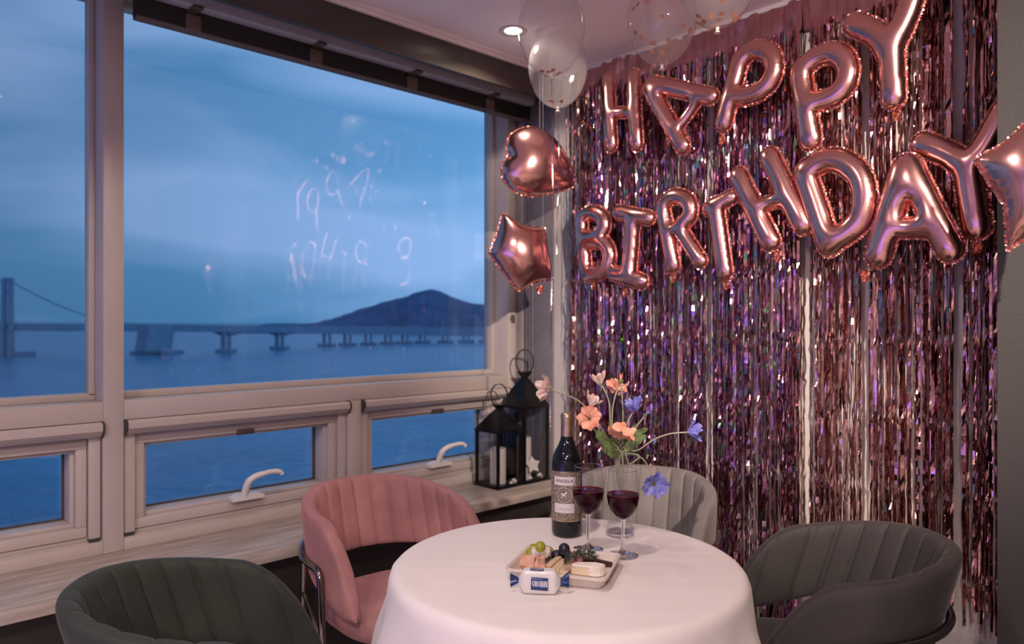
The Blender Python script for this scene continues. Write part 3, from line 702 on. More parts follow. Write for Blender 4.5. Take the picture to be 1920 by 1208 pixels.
def rr(w, h, r, n=5):
    o = []
    for cx_, cy_, a0 in ((w-r, h-r, 0), (-w+r, h-r, PI/2), (-w+r, -h+r, PI), (w-r, -h+r, 3*PI/2)):
        for i in range(n+1): a = a0+PI/2*i/n; o.append((cx_+r*math.cos(a), cy_+r*math.sin(a)))
    return o
def tray_mesh(w, h):
    m = MB(); lv = [(.80, 0), (.86, 0), (.90, .004), (.945, .018), (.955, .0225), (.985, .025), (1.0, .0245), (1.003, .0195), (.99, .0195), (.96, .017)]
    v = []; f = []; n = 24; inner = []
    # outer/under side first ring is the floor, thickness added by a second lower skin
    for s_, z in ((.80, .002), (.855, .0025), (.895, .0065), (.935, .0205), (.955, .0245), (.985, .0262), (1.0, .0258), (1.004, .0205), (.985, .0195), (.955, .0175), (.915, .0045), (.87, .0), (.80, 0)):
        dx = w*(1-s_); q = rr(w-dx, h-dx, .012+.004*s_)
        v += [(x, y, z) for x, y in q]
    L = 13
    for i in range(L-1):
        for k in range(n): f.append((i*n+k, i*n+(k+1) % n, (i+1)*n+(k+1) % n, (i+1)*n+k))
    f.append(tuple(range(n))); f.append(tuple((L-1)*n+k for k in range(n)))
    return m.add(v, f)
tray_mesh(tl/2, tw_/2).build('tray_shell', M['tray'], te, ang=60)
def T2(px, py, z): return onZ(px, py, TZ+z)       # a point above the tray floor seen at a pixel
def ellip(rx, ry, rz, n=20, m_=12):
    def fn(u, v_):
        a = 2*PI*u; b = PI*v_; return (rx*max(math.sin(b), 1e-4)*math.cos(a), ry*max(math.sin(b), 1e-4)*math.sin(a), -rz*math.cos(b))
    return MB().grid(n, m_, fn, wrapu=True)
def blob(name, px, py, z, rx, ry, rz, m, label, cat, group=None, rot=0):
    p = T2(px, py, z); o = ellip(rx, ry, rz).build(name, m, ang=None); o.location = p; o.rotation_euler = (0, 0, rot); tag(o, label, cat, group); return o
# green grapes
for px, py, z, lab_ in ((1013, 1025.5, .052, 'bright green grape sitting on top of the cheese cup'), (994, 1040, .0165, 'green grape tucked at the left behind the cheese cup'), (999, 1031, .0165, 'green grape at the back edge of the tray'), (1029, 1036, .0165, 'green grape tucked right behind the cheese cup')):
    blob('green_grape', px, py, z, .0125, .0115, .0118 if z > .03 else .0135, M['g_grape'], lab_, 'grape', 'green grapes in the tray', .5)
for px, py, z, lab_ in ((1058, 1029.5, .040, 'round black grape on top of the pile'), (1044, 1042, .0155, 'black grape at the left under the top one'), (1062, 1041, .0155, 'black grape under the rosemary')):
    blob('black_grape', px, py, z, .0125, .0125, .0125, M['d_grape'], lab_, 'grape', 'black grapes in the tray')
# cup of cottage cheese
cp = T2(1014, 1052, .005)
ce = empty('sauce_cup', cp, 0, 'clear plastic cup filled with cottage cheese', 'cup')
MB().lathe([(0, .0), (.019, 0), (.0205, .003), (.0255, .024), (.0275, .0245), (.0275, .0255)], 32).build('cup_wall', M['cup'], ce)
random.seed(3)
cd = MB()
def curd(u, v_):
    a = 2*PI*u; r = .0228*v_; return (r*math.cos(a)*(1+.05*math.sin(5*a)), r*math.sin(a), .0305-.006*v_**2+.0022*math.sin(9*a+v_*8)*v_+.0018*math.sin(v_*19+3*a) - (.012 if v_ > .97 else 0))
cd.grid(36, 14, curd, wrapu=True)
cu = cd.build('cottage_cheese', M['curd'], ce, ang=None)
for i in range(9):
    a = random.uniform(0, 6.28); r = random.uniform(.004, .018); q = Vector((r*math.cos(a), r*math.sin(a), .034)); MB().tube([q, q+Vector((random.uniform(-.006, .006), random.uniform(-.006, .006), .001))], .0006, 4).build('herb', M['rosemary'], cu)
# salmon-coloured slices
def slab(name, pts, z0, th, m, label, cat, group, wave=0.0, tilt=0):
    """a thick slice from four pixel corners on the tray plane"""
    c = [T2(p, q, z0) for p, q in pts]; o0 = sum(c, Vector())/4
    def fn(u, v_):
        p = c[0].lerp(c[1], u).lerp(c[3].lerp(c[2], u), v_); p = p-o0; p.z += wave*math.sin(u*6+v_*3)+tilt*v_; return p
    n, k = 9, 6; top = [fn(i/(n-1), j/(k-1)) for j in range(k) for i in range(n)]
    v = [p+Vector((0, 0, th)) for p in top]+top; f = []
    for j in range(k-1):
        for i in range(n-1):
            a = j*n+i; f.append((a, a+1, a+n+1, a+n)); b = a+n*k; f.append((b, b+n, b+n+1, b+1))
    for i in range(n-1): f.append((i, i+n*k, i+1+n*k, i+1)); a = (k-1)*n+i; f.append((a, a+1, a+1+n*k, a+n*k))
    for j in range(k-1): a = j*n; f.append((a, a+n, a+n+n*k, a+n*k)); a = j*n+n-1; f.append((a, a+n*k, a+n+n*k, a+n))
    o = MB().add(v, f).build(name, m, smooth=True, ang=35); o.location = o0; tag(o, label, cat, group); return o
slab('salmon_slice', ((966, 1066), (1010, 1069), (1012, 1056), (972, 1050)), .003, .004, M['salmon'], 'flat pink salmon slice at the front left corner', 'food', 'pink salmon slices', .0022, .009)
slab('salmon_slice', ((972, 1062), (1000, 1066), (1004, 1054), (980, 1049)), .0095, .0035, M['salmon'], 'pink salmon slice leaning on the lower slice', 'food', 'pink salmon slices', .0022, .010)
slab('salmon_slice', ((1000, 1067), (1022, 1070), (1021, 1052), (1012, 1057)), .006, .005, M['salmon'], 'folded upright pink salmon slice before the cheese cup', 'food', 'pink salmon slices', .0022, .018)
slab('cheese_slice', ((1023, 1068), (1032, 1072), (1053, 1057), (1046, 1053)), .004, .010, M['cheese'], 'pale yellow cheese slice on the left', 'cheese', 'yellow cheese slices', .0005, .004)
slab('cheese_slice', ((1034, 1073), (1048, 1076), (1066, 1062), (1054, 1057)), .004, .009, M['cheese'], 'pale yellow cheese slice in the middle', 'cheese', 'yellow cheese slices', .0005, .003)
slab('cheese_slice', ((1049, 1076), (1066, 1079), (1075, 1068), (1064, 1062)), .004, .009, M['cheese'], 'pale yellow cheese slice next to the brie', 'cheese', 'yellow cheese slices', .0005, .001)
# brie wedge
bz = T2(1103, 1076, .004); be = empty('brie_wedge', bz, tr_rot+.1, 'white rind brie cheese piece at the front right', 'cheese')
def soft(poly, z0, z1, bev, name, m):
    bm = bmesh.new(); vs_ = [bm.verts.new((x, y, z0)) for x, y in poly]; f_ = bm.faces.new(vs_); r_ = bmesh.ops.extrude_face_region(bm, geom=[f_])
    for v_ in r_['geom']:
        if isinstance(v_, bmesh.types.BMVert): v_.co.z = z1
    bmesh.ops.recalc_face_normals(bm, faces=bm.faces[:]); bmesh.ops.bevel(bm, geom=bm.edges[:], offset=bev, segments=3, affect='EDGES'); bm.verts.index_update()
    q = MB().add([v_.co.copy() for v_ in bm.verts], [[v_.index for v_ in f.verts] for f in bm.faces]); bm.free(); return q.build(name, m, be, ang=60)
soft([(-.036, -.011), (-.012, -.016), (.0, -.017), (.020, -.016), (.031, -.008), (.033, .006), (.014, .013), (-.010, .008), (-.030, .004)], 0, .017, .002, 'paste', M['brie_in'])
soft([(-.037, -.011), (-.012, -.0165), (.0, -.0175), (.020, -.0165), (.032, -.008), (.034, .007), (.014, .014), (-.010, .009), (-.031, .005)], .0155, .0215, .0022, 'top_rind', M['brie'])
soft([(.004, -.0185), (.021, -.0178), (.0335, -.009), (.0355, .006), (.0318, .006), (.030, -.0075), (.020, -.0155), (.004, -.0165)], .0005, .0205, .0008, 'side_rind', M['brie'])
# dark chocolate wedge and prosciutto
cw = T2(1117, 1058, .004); o = MB().prism([(-.034, -.010), (.036, -.014), (.037, -.011), (-.030, .012)], 0, .012).build('chocolate_wedge', M['choc'], ang=30); o.location = cw; o.rotation_euler = (0.0, .05, tr_rot+.12); tag(o, 'dark chocolate wedge lying behind the brie', 'chocolate')
pz = T2(1080, 1056, .006)
def pro(u, v_):
    a = 2*PI*u; r = (.016+.004*math.sin(5*a+v_*4))*math.sin(PI*min(.999, v_*.5+.02)); return (r*math.cos(a)*1.3, r*math.sin(a), .024*math.cos(PI*v_*.5)*(1+.2*math.sin(7*a))-.002)
o = MB().grid(40, 12, pro, wrapu=True).build('prosciutto', M['prosc'], ang=None); o.location = pz; tag(o, 'crumpled dark red prosciutto beside the rosemary', 'food')
# rosemary sprig
r0, r1 = T2(1058, 1056, .030), T2(1114, 1044, .026)
ro = empty('rosemary_sprig', r0, 0, 'dark green rosemary sprig lying across the tray', 'herb')
rp = bez([Vector(), (r1-r0)*.33+Vector((0, 0, .010)), (r1-r0)*.7+Vector((0, 0, .010)), (r1-r0)], 22)
MB().tube(rp, .0012, 6).build('stem', M['rosemary'], ro)
random.seed(4); nd = MB()
for i in range(92):
    k = random.randint(0, 21); b = rp[k]; tg = (rp[min(22, k+1)]-rp[max(0, k-1)]).normalized(); a = random.uniform(0, 6.28); pr_ = (tg.orthogonal()*math.cos(a)+tg.cross(tg.orthogonal())*math.sin(a)).normalized()
    d = (tg*random.uniform(.1, .9)+pr_+UP*.25).normalized(); ln = random.uniform(.010, .019)*(1.0 if k > 4 else 1.1)
    e_ = b+d*ln; nd.tube([b, b+d*ln*.6, e_+tg*.003], [.0009, .0011, .0003], 4)
tag(nd.build('needles', M['rosemary'], ro), kind='stuff')

# wrapped cracker packet
M['wrap'] = mat('white_wrapper', (.66, .63, .62), .25, var=.04, scale=40, bump=.15, bscale=60)
M['navy'] = mat('navy_print', (.012, .035, .155), .3, var=.08)
M['print'] = mat('white_print', (.72, .70, .72), .4, var=.03)
pk = onZ(1011, 1116, TZ+.001); pk_dir = RIGHT*.995 - FWD*.10; pk_rot = math.atan2(pk_dir.y, pk_dir.x)
pe = empty('cracker_packet', pk, pk_rot, 'small white and navy wrapped cracker packet before the tray', 'packet')
PW, PH, PD = .032, .046, .026     # half width, height, depth
def pkt(u, v_):
    # u around section, v along x with pinched ends
    x = (v_-.5)*2; k = 1-max(0, (abs(x)-.72)/.28)**1.5
    a = 2*PI*u; sx = math.copysign(abs(math.cos(a))**.35, math.cos(a)); sz = math.copysign(abs(math.sin(a))**.35, math.sin(a))
    kz = .16+.84*k; ky = .10+.90*k
    return (x*PW*1.28 + .0008*math.sin(a*7)*(1-k), PD/2+sx*PD/2*ky, PH/2+sz*PH/2*kz+.0006*math.sin(a*9+x*8))
m = MB().grid(48, 26, pkt, wrapu=True); m.build('wrapper', M['wrap'], pe, ang=50)
for s_ in (-1, 1):
    f0 = MB().grid(9, 9, lambda u, v_: (s_*(PW*1.26+u*.018), PD/2+.003*math.sin(v_*16)*u+(.010 if s_ > 0 else -.004)*u*(v_), PH/2+(v_-.5)*(.010+.020*u)+(.004*u if s_ > 0 else 0))); f0.build('crimped_end', M['navy'], pe, ang=60)
yf_ = -.0012
MB().add([(-.0165, yf_, .010), (.0175, yf_, .0085), (.0175, yf_, .0335), (-.0155, yf_, .0345)], [(0, 1, 2, 3)]).build('navy_panel', M['navy'], pe, False)
MB().add([(-.018, .003, PH+.0004), (.008, .003, PH+.0004), (.008, .019, PH+.0004), (-.018, .019, PH+.0004)], [(0, 1, 2, 3)]).build('top_panel', M['navy'], pe, False)
# lettering
gl = MB(); yl = yf_-.0004
def seg(x0, z0, x1, z1, w=.0019):
    d = Vector((x1-x0, 0, z1-z0)); l = d.length; d /= l; n_ = Vector((-d.z, 0, d.x))*w/2; a = Vector((x0, yl, z0)); b = Vector((x1, yl, z1)); gl.add([a-n_, b-n_, b+n_, a+n_], [(0, 1, 2, 3)])
def oval(cx_, cz_, rx, rz, w=.0015):
    n = 24; o_ = [(cx_+rx*math.cos(2*PI*k/n), yl, cz_+rz*math.sin(2*PI*k/n)) for k in range(n)]; i_ = [(cx_+(rx-w)*math.cos(2*PI*k/n), yl, cz_+(rz-w)*math.sin(2*PI*k/n)) for k in range(n)]
    gl.add(o_+i_, [(k, (k+1) % n, n+(k+1) % n, n+k) for k in range(n)])
zc_, hl = .0222, .0056
oval(-.0105, zc_+.0003, .0029, hl); seg(-.0060, zc_+hl+.0005, -.0060, zc_-hl-.0008); seg(-.0060, zc_, -.0042, zc_)
oval(-.0008, zc_, .0029, hl); seg(.0040, zc_+hl+.0003, .0040, zc_-hl-.0010)
seg(.0072, zc_+hl, .0072, zc_-hl+.0002); seg(.0112, zc_+hl, .0112, zc_-hl+.0002); seg(.0072, zc_, .0112, zc_); seg(.0072, zc_-hl+.0006, .0112, zc_-hl+.0006)
seg(.0148, zc_+hl, .0148, zc_-hl-.0012)
for k in range(4): seg(-.0135+k*.005, .0316, -.0105+k*.005, .0316, .0008)
gl.build('lettering', M['print'], pe, False, fix=False)
g2 = MB()
for k in range(7): x = -.0155+k*.0033; g2.add([(x, .009, PH+.0008), (x+.0016, .009, PH+.0008), (x+.0016, .0135, PH+.0008), (x, .0135, PH+.0008)], [(0, 1, 2, 3)])
g2.build('top_print', M['print'], pe, False)

# ================================================================== LANTERNS ON THE SILL
M['iron'] = mat('black_lantern_metal', (.012, .011, .012), .22, .6, var=.2)
M['lglass'] = thin_glass('lantern_glass', (.9, .91, .93), 0.0, 1.45, boost=1.2)
M['candle'] = mat('ivory_candle', (.66, .60, .54), .6, var=.04, **{'Subsurface Weight': .2})
M['shell'] = mat('bleached_shell', (.70, .62, .55), .6, var=.15, scale=60, bump=.3)
def lantern(x0, y0, w, h, roof, ringr, label):
    e = empty('lantern', (x0+w/2, y0+w/2, ZS+.001), 0, label, 'lantern', 'black lanterns on the sill'); a = w/2; t_ = .006
    MB().box(-a-.006, a+.006, -a-.006, a+.006, 0, .006, .001).build('base', M['iron'], e)
    for sx in (-1, 1):
        for sy in (-1, 1): MB().box(sx*a-t_*(sx > 0)*2, sx*a+t_*(sx < 0)*2, sy*a-t_*(sy > 0)*2, sy*a+t_*(sy < 0)*2, .006, h, .001).build('corner_post', M['iron'], e)
    for s_ in (-1, 1):
        for nm, za, zb_ in (('top_rail', h-.012, h), ('bottom_rail', .006, .012)):
            MB().box(-a+.001, a-.001, s_*a-.004, s_*a+.004, za, zb_, .001).build(nm, M['iron'], e); MB().box(s_*a-.0038, s_*a+.0038, -a+.001, a-.001, za+.0002, zb_-.0002, .001).build(nm, M['iron'], e)
    for s_ in (-1, 1):
        MB().box(-a+.008, a-.008, s_*(a-.005), s_*(a-.0035), .010, h-.010).build('pane', M['lglass'], e, False)
        MB().box(s_*(a-.005), s_*(a-.0035), -a+.008, a-.008, .010, h-.010).build('pane', M['lglass'], e, False)
    b = a*.30; z1 = h+roof*.68; z2 = h+roof
    rf = MB().add([(-a, -a, h), (a, -a, h), (a, a, h), (-a, a, h), (-b, -b, z1), (b, -b, z1), (b, b, z1), (-b, b, z1)], [(0, 1, 5, 4), (1, 2, 6, 5), (2, 3, 7, 6), (3, 0, 4, 7), (4, 5, 6, 7), (3, 2, 1, 0)]).build('roof', M['iron'], e, False)
    cwn = MB().add([(-b, -b, z1), (b, -b, z1), (b, b, z1), (-b, b, z1), (-b*.45, -b*.45, z1+roof*.14), (b*.45, -b*.45, z1+roof*.14), (b*.45, b*.45, z1+roof*.14), (-b*.45, b*.45, z1+roof*.14)], [(0, 1, 5, 4), (1, 2, 6, 5), (2, 3, 7, 6), (3, 0, 4, 7)])
    bb = b*1.15; cwn.add([(-b*.45, -b*.45, z1+roof*.14), (b*.45, -b*.45, z1+roof*.14), (b*.45, b*.45, z1+roof*.14), (-b*.45, b*.45, z1+roof*.14), (-bb, -bb, z2), (bb, -bb, z2), (bb, bb, z2), (-bb, bb, z2)], [(0, 1, 5, 4), (1, 2, 6, 5), (2, 3, 7, 6), (3, 0, 4, 7), (4, 5, 6, 7)])
    cwn.build('chimney_cap', M['iron'], rf, False)
    d = RIGHT
    hp = [Vector((0, 0, z2+ringr*1.15)) + d*ringr*math.cos(q)*1.0 + UP*ringr*1.35*math.sin(q) for q in [math.radians(-58+296*i/30) for i in range(31)]]
    MB().tube(hp, .0035, 8).build('ring_handle', mat('lantern_ring_steel', (.25, .24, .26), .15, 1.0), e)
    return e
def candle(x, y, z, r, h, label):
    e = empty('pillar_candle', (x, y, z), 0, label, 'candle', 'candles in the lanterns')
    MB().lathe([(0, 0), (r, 0), (r, h-.003), (r*.95, h), (r*.7, h-.002), (0, h-.006)], 28).build('wax', M['candle'], e); MB().tube([(0, 0, h-.006), (.001, 0, h+.008)], .001, 5).build('wick', M['ink'], e)
lantern(2.112, 2.305, .150, .250, .105, .036, 'smaller black metal lantern at the front of the sill')
lantern(2.268, 2.302, .158, .342, .150, .040, 'taller black metal lantern in the corner of the sill')
candle(2.185, 2.385, ZS+.008, .036, .155, 'ivory pillar candle in the smaller lantern')
candle(2.350, 2.392, ZS+.008, .036, .185, 'ivory pillar candle in the taller lantern')
random.seed(12)
def shell(x, y, r, label):
    def fn(u, v_):
        a = v_*5*PI; rr_ = r*(1-v_*.86); q = 2*PI*u
        return ((rr_*.62+rr_*.5*math.cos(q))*math.cos(a), (rr_*.62+rr_*.5*math.cos(q))*math.sin(a), rr_*.5*math.sin(q)+r*.55+r*1.0*v_)
    o = MB().grid(12, 60, fn, wrapu=True).build('seashell', M['shell'], ang=None); o.location = (x, y, ZS+.0075); o.rotation_euler = (random.uniform(-.1, .1), random.uniform(-.1, .1), random.uniform(0, 6)); tag(o, label, 'shell', 'sea shells in the lanterns')
shell(2.235, 2.335, .014, 'pale spiral shell at the right of the smaller lantern'); shell(2.212, 2.328, .009, 'tiny shell by the candle in the smaller lantern'); shell(2.143, 2.350, .010, 'little shell at the left of the smaller lantern')
shell(2.300, 2.335, .020, 'pale spiral shell at the left of the taller lantern'); shell(2.326, 2.326, .014, 'small shell in the middle of the taller lantern'); shell(2.395, 2.330, .016, 'shell at the right of the taller lantern')
# starfish leaning in the taller lantern
def star5(R, r_, n=5, a0=PI/2):
    return [((R if k % 2 == 0 else r_)*math.cos(a0+PI*k/n), (R if k % 2 == 0 else r_)*math.sin(a0+PI*k/n)) for k in range(2*n)]
sf = MB(); pts = star5(.078, .019); v = [(0, 0, .013), (0, 0, -.003)] + [(x, y, .003 if k % 2 == 0 else .004) for k, (x, y) in enumerate(pts)]
sf.add(v, [(0, 2+k, 2+(k+1) % 10) for k in range(10)]+[(1, 2+(k+1) % 10, 2+k) for k in range(10)])
o = sf.build('starfish', M['shell'], ang=None); md = o.modifiers.new('s', 'SUBSURF'); md.levels = 2; md.render_levels = 2
sl = Vector((2.352, 2.335, ZS+.072)); o.matrix_world = frame(sl, (-.25, -1, .35), (1, -.2, 0)); tag(o, 'white starfish leaning inside the taller lantern', 'starfish')
# ================================================================== TINSEL CURTAINS
def foil(name, cols, rough, bump=.25, bscale=60, vor=None, metal=1.0):
    m = bpy.data.materials.new(name); m.use_nodes = True; t = m.node_tree; b = t.nodes['Principled BSDF']
    b.inputs['Metallic'].default_value = metal; b.inputs['Roughness'].default_value = rough
    tcn = N(t, 'ShaderNodeTexCoord'); mpn = N(t, 'ShaderNodeMapping'); mpn.inputs['Scale'].default_value = (1, 1, .30) if vor else (1, 1, .06)
    t.links.new(tcn.outputs['Object'], mpn.inputs[0])
    if vor:
        n = N(t, 'ShaderNodeTexVoronoi'); n.inputs['Scale'].default_value = vor; src = n.outputs['Color']
        s_ = N(t, 'ShaderNodeSeparateColor'); t.links.new(mpn.outputs[0], n.inputs['Vector']); t.links.new(src, s_.inputs[0]); fac = s_.outputs[0]
    else:
        n = N(t, 'ShaderNodeTexNoise'); n.inputs['Scale'].default_value = 70; t.links.new(mpn.outputs[0], n.inputs['Vector']); fac = n.outputs['Fac']
    r = N(t, 'ShaderNodeValToRGB'); r.color_ramp.elements.remove(r.color_ramp.elements[1]); r.color_ramp.elements[0].position = cols[0][0]; r.color_ramp.elements[0].color = (*cols[0][1], 1)
    for p, c in cols[1:]: e = r.color_ramp.elements.new(p); e.color = (*c, 1)
    t.links.new(fac, r.inputs[0]); t.links.new(r.outputs[0], b.inputs['Base Color'])
    if bump:
        n2 = N(t, 'ShaderNodeTexNoise'); n2.inputs['Scale'].default_value = bscale; t.links.new(tcn.outputs['Object'], n2.inputs['Vector'])
        bp = N(t, 'ShaderNodeBump'); bp.inputs['Strength'].default_value = bump; bp.inputs['Distance'].default_value = .004
        t.links.new(n2.outputs['Fac'], bp.inputs['Height']); t.links.new(bp.outputs[0], b.inputs['Normal'])
    return m
M['t_rose'] = foil('rose_gold_tinsel', [(.3, (0.538, 0.244, 0.235)), (.5, (0.672, 0.386, 0.361)), (.7, (0.571, 0.286, 0.302))], .10, bump=.06, bscale=150)
M['t_holo'] = foil('iridescent_tinsel', [(0, (0.571, 0.252, 0.302)), (.30, (0.655, 0.370, 0.403)), (.46, (0.554, 0.235, 0.470)), (.58, (0.386, 0.252, 0.672)), (.70, (0.672, 0.386, 0.420)), (.82, (0.605, 0.252, 0.353)), (.88, (0.252, 0.554, 0.504)), (.93, (0.420, 0.714, 0.294)), (1, (0.714, 0.252, 0.504))], .10, bump=.06, bscale=150, vor=95)
M['t_head'] = foil('curtain_header_film', [(.3, (.50, .25, .27)), (.6, (.66, .38, .40))], .22, bump=.4, bscale=14)
M['t_tape'] = mat('matte_beige_strip', (.52, .45, .40), .6)
gaps = [onX(p, 604, 2.42).y for p in (1268, 1331, 1412, 1512, 1575, 1622, 1700, 1722, 1797)]
gw = [.016, .022, .012, .026, .014, .022, .008, .008, .016]
def in_gap(y): return any(abs(y-g) < w/2+.003 for g, w in zip(gaps, gw))
def strip_verts(y, x, z1, z0, w, rng, folds):
    nz = max(20, int((z1-z0)/.019)); v = []; r0 = rng.uniform(-1.1, 1.1); roll = r0; dr = 0; yy = y; xx = x
    tw = rng.uniform(-.10, .10); cr = .0026 if rng.random() < .5 else .0006
    for i in range(nz+1):
        z = z1+(z0-z1)*i/nz
        dr = .80*dr + rng.gauss(0, .10); roll += dr*.5 + tw*.15 - .03*(roll-r0)
        d = min(abs(z-fz) for fz in folds)
        kk = math.exp(-(d/.018)**2)
        rl_ = roll + kk*rng.uniform(-.9, .9); ox = rng.gauss(0, cr)+kk*rng.uniform(-.007, .004)
        hw = w/2*(1-.25*kk*rng.random())
        yy += rng.gauss(0, .0005)+(y-yy)*.1
        a, b = math.cos(rl_)*hw, math.sin(rl_)*hw
        v += [(xx+ox+b, yy-a, z+rng.gauss(0, .001)), (xx+ox-b, yy+a, z+rng.gauss(0, .001))]
    f = [(2*i, 2*i+1, 2*i+3, 2*i+2) for i in range(nz)]
    return v, f
def curtain(label, ya, yb, m, n_parts, n_back, z_bot, seed, xc=2.417, zjit=.05):
    rng = random.Random(seed)
    e = empty('tinsel_curtain', (xc, (ya+yb)/2, 0), 0, label, 'curtain', 'tinsel curtains on the wall'); O = e.location
    folds = [.30+.232*k for k in range(10)]
    z1 = 2.285
    # header film with ripples
    NH = max(12, int(abs(ya-yb)/.012))
    def hd(u, v_):
        y = ya+(yb-ya)*u; return (xc+.012+.006*math.sin(y*37+seed)*(1-v_)+.005*math.sin(y*91)*v_+.004*math.sin(v_*5+y*23), y, 2.275+.112*v_+.004*math.sin(y*17))
    MB().grid(NH, 6, hd).build('header_film', M['t_head'], e, origin=O, ang=None)
    k = 0
    while k < n_parts:
        y = ya+(yb-ya)*(k+rng.uniform(-.45, .45))/n_parts; k += 1
        if in_gap(y): continue
        w = rng.choice((.005, .006, .007, .009, .012)); x = xc+rng.uniform(-.022, .004)
        v, f = strip_verts(y, x, z1, z_bot+rng.uniform(-zjit, zjit), w, rng, folds)
        MB().add(v, f).build('tinsel_strip', m, e, False, origin=O, fix=False)
    bk = MB()
    for k in range(n_back):
        y = rng.uniform(min(ya, yb), max(ya, yb))
        if in_gap(y): continue
        v, f = strip_verts(y, xc+rng.uniform(.004, .026), z1, z_bot+rng.uniform(-zjit, zjit), rng.choice((.004, .005, .0065)), rng, folds); bk.add(v, f)
    tag(bk.build('back_fringe', m, e, False, origin=O, fix=False), kind='stuff')
    return e
yL = onX(1068, 604, 2.42).y; y2 = onX(1112, 604, 2.42).y; y3 = onX(1490, 604, 2.42).y
curtain('narrow rose gold tinsel curtain hanging at the left by the corner', yL, y2-.01, M['t_rose'], 20, 26, .30, 1)
curtain('iridescent pink and blue tinsel curtain in the middle of the wall', y2+.02, y3-.02, M['t_holo'], 150, 190, .16, 2)
curtain('rose gold tinsel curtain hanging at the right by the grey partition', y3+.01, .30, M['t_rose'], 125, 170, .44, 3)

# ================================================================== FOIL BALLOONS
def foilmat(name, c, rough=.21):
    m = mat(name, c, rough, 1.0, var=.04, scale=12, bump=.05, bscale=26); return m
M['foil'] = foilmat('rose_gold_foil', (.86, .46, .42))
M['seam'] = foilmat('rose_gold_foil_seam', (.74, .36, .29), .24)
def seg_d(P, a, b):
    a = np.array(a); b = np.array(b); ab = b-a; t = np.clip(((P-a)@ab)/max(ab@ab, 1e-12), 0, 1); return np.linalg.norm(P-(a+t[..., None]*ab), axis=-1)
def sdf_caps(caps):
    def fn(P):
        d = None
        for pl, r in caps:
            dd = None
            for i in range(len(pl)-1):
                q = seg_d(P, pl[i], pl[i+1]); dd = q if dd is None else np.minimum(dd, q)
            dd = dd-r
            if d is None: d = dd
            else:
                k = .006; h = np.clip(.5+.5*(d-dd)/k, 0, 1); d = d*(1-h)+dd*h-k*h*(1-h)
        return d
    return fn
def sdf_poly(poly):
    poly = [np.array(p) for p in poly]
    def fn(P):
        d = None; ins = np.zeros(P.shape[:-1], bool); n = len(poly)
        for i in range(n):
            a, b = poly[i], poly[(i+1) % n]; q = seg_d(P, a, b); d = q if d is None else np.minimum(d, q)
            c1 = (a[1] > P[..., 1]) != (b[1] > P[..., 1])
            xint = a[0]+(P[..., 1]-a[1])/((b[1]-a[1]) if abs(b[1]-a[1]) > 1e-12 else 1e-12)*(b[0]-a[0])
            ins ^= c1 & (P[..., 0] < xint)
        return np.where(ins, -d, d)
    return fn
def inflate(sdf, lo, hi, step, iters, kz, wr=.0012, wl=.010):
    """Poisson inflation of a 2-D outline; returns front half verts (a, b, h), faces, boundary loops with outward normals"""
    nx = int((hi[0]-lo[0])/step)+2; ny = int((hi[1]-lo[1])/step)+2
    X, Y = np.meshgrid(lo[0]+np.arange(nx)*step, lo[1]+np.arange(ny)*step, indexing='ij'); P = np.stack([X, Y], -1)
    d = sdf(P); ins = d < -step*.15
    u = np.zeros_like(d)
    for _ in range(iters):
        s_ = np.zeros_like(u); s_[1:-1, 1:-1] = .25*(u[2:, 1:-1]+u[:-2, 1:-1]+u[1:-1, 2:]+u[1:-1, :-2]+step*step*2)
        u = np.where(ins, s_, 0)
    h = kz*np.sqrt(np.maximum(u, 0))
    e = step*.5; gx = (sdf(P+np.array([e, 0]))-sdf(P-np.array([e, 0])))/(2*e); gy = (sdf(P+np.array([0, e]))-sdf(P-np.array([0, e])))/(2*e)
    gl_ = np.hypot(gx, gy)+1e-9; gx /= gl_; gy /= gl_
    # crimp wrinkles running in from the seam
    ph = (-gy*X+gx*Y)/wl*2*PI
    h = h - wr*np.exp(d/.011)*(1+np.sin(ph+3*np.sin(X*60)+2*np.sin(Y*47)))*ins; h = np.maximum(h, 0)
    cell = ins[:-1, :-1] | ins[1:, :-1] | ins[1:, 1:] | ins[:-1, 1:]
    used = np.zeros_like(ins); used[:-1, :-1] |= cell; used[1:, :-1] |= cell; used[1:, 1:] |= cell; used[:-1, 1:] |= cell
    Q = P.copy(); mv = used & ~ins; Q[mv] = P[mv]-np.stack([gx, gy], -1)[mv]*d[mv][:, None]
    idx = -np.ones(ins.shape, int); idx[used] = np.arange(used.sum())
    V = np.concatenate([Q[used], np.where(ins, h, 0)[used][:, None]], 1); G_ = np.stack([gx, gy], -1)[used]; edge = ~ins[used]
    ii, jj = np.nonzero(cell); Fc = np.stack([idx[ii, jj], idx[ii+1, jj], idx[ii+1, jj+1], idx[ii, jj+1]], 1)
    return V, Fc, G_, edge
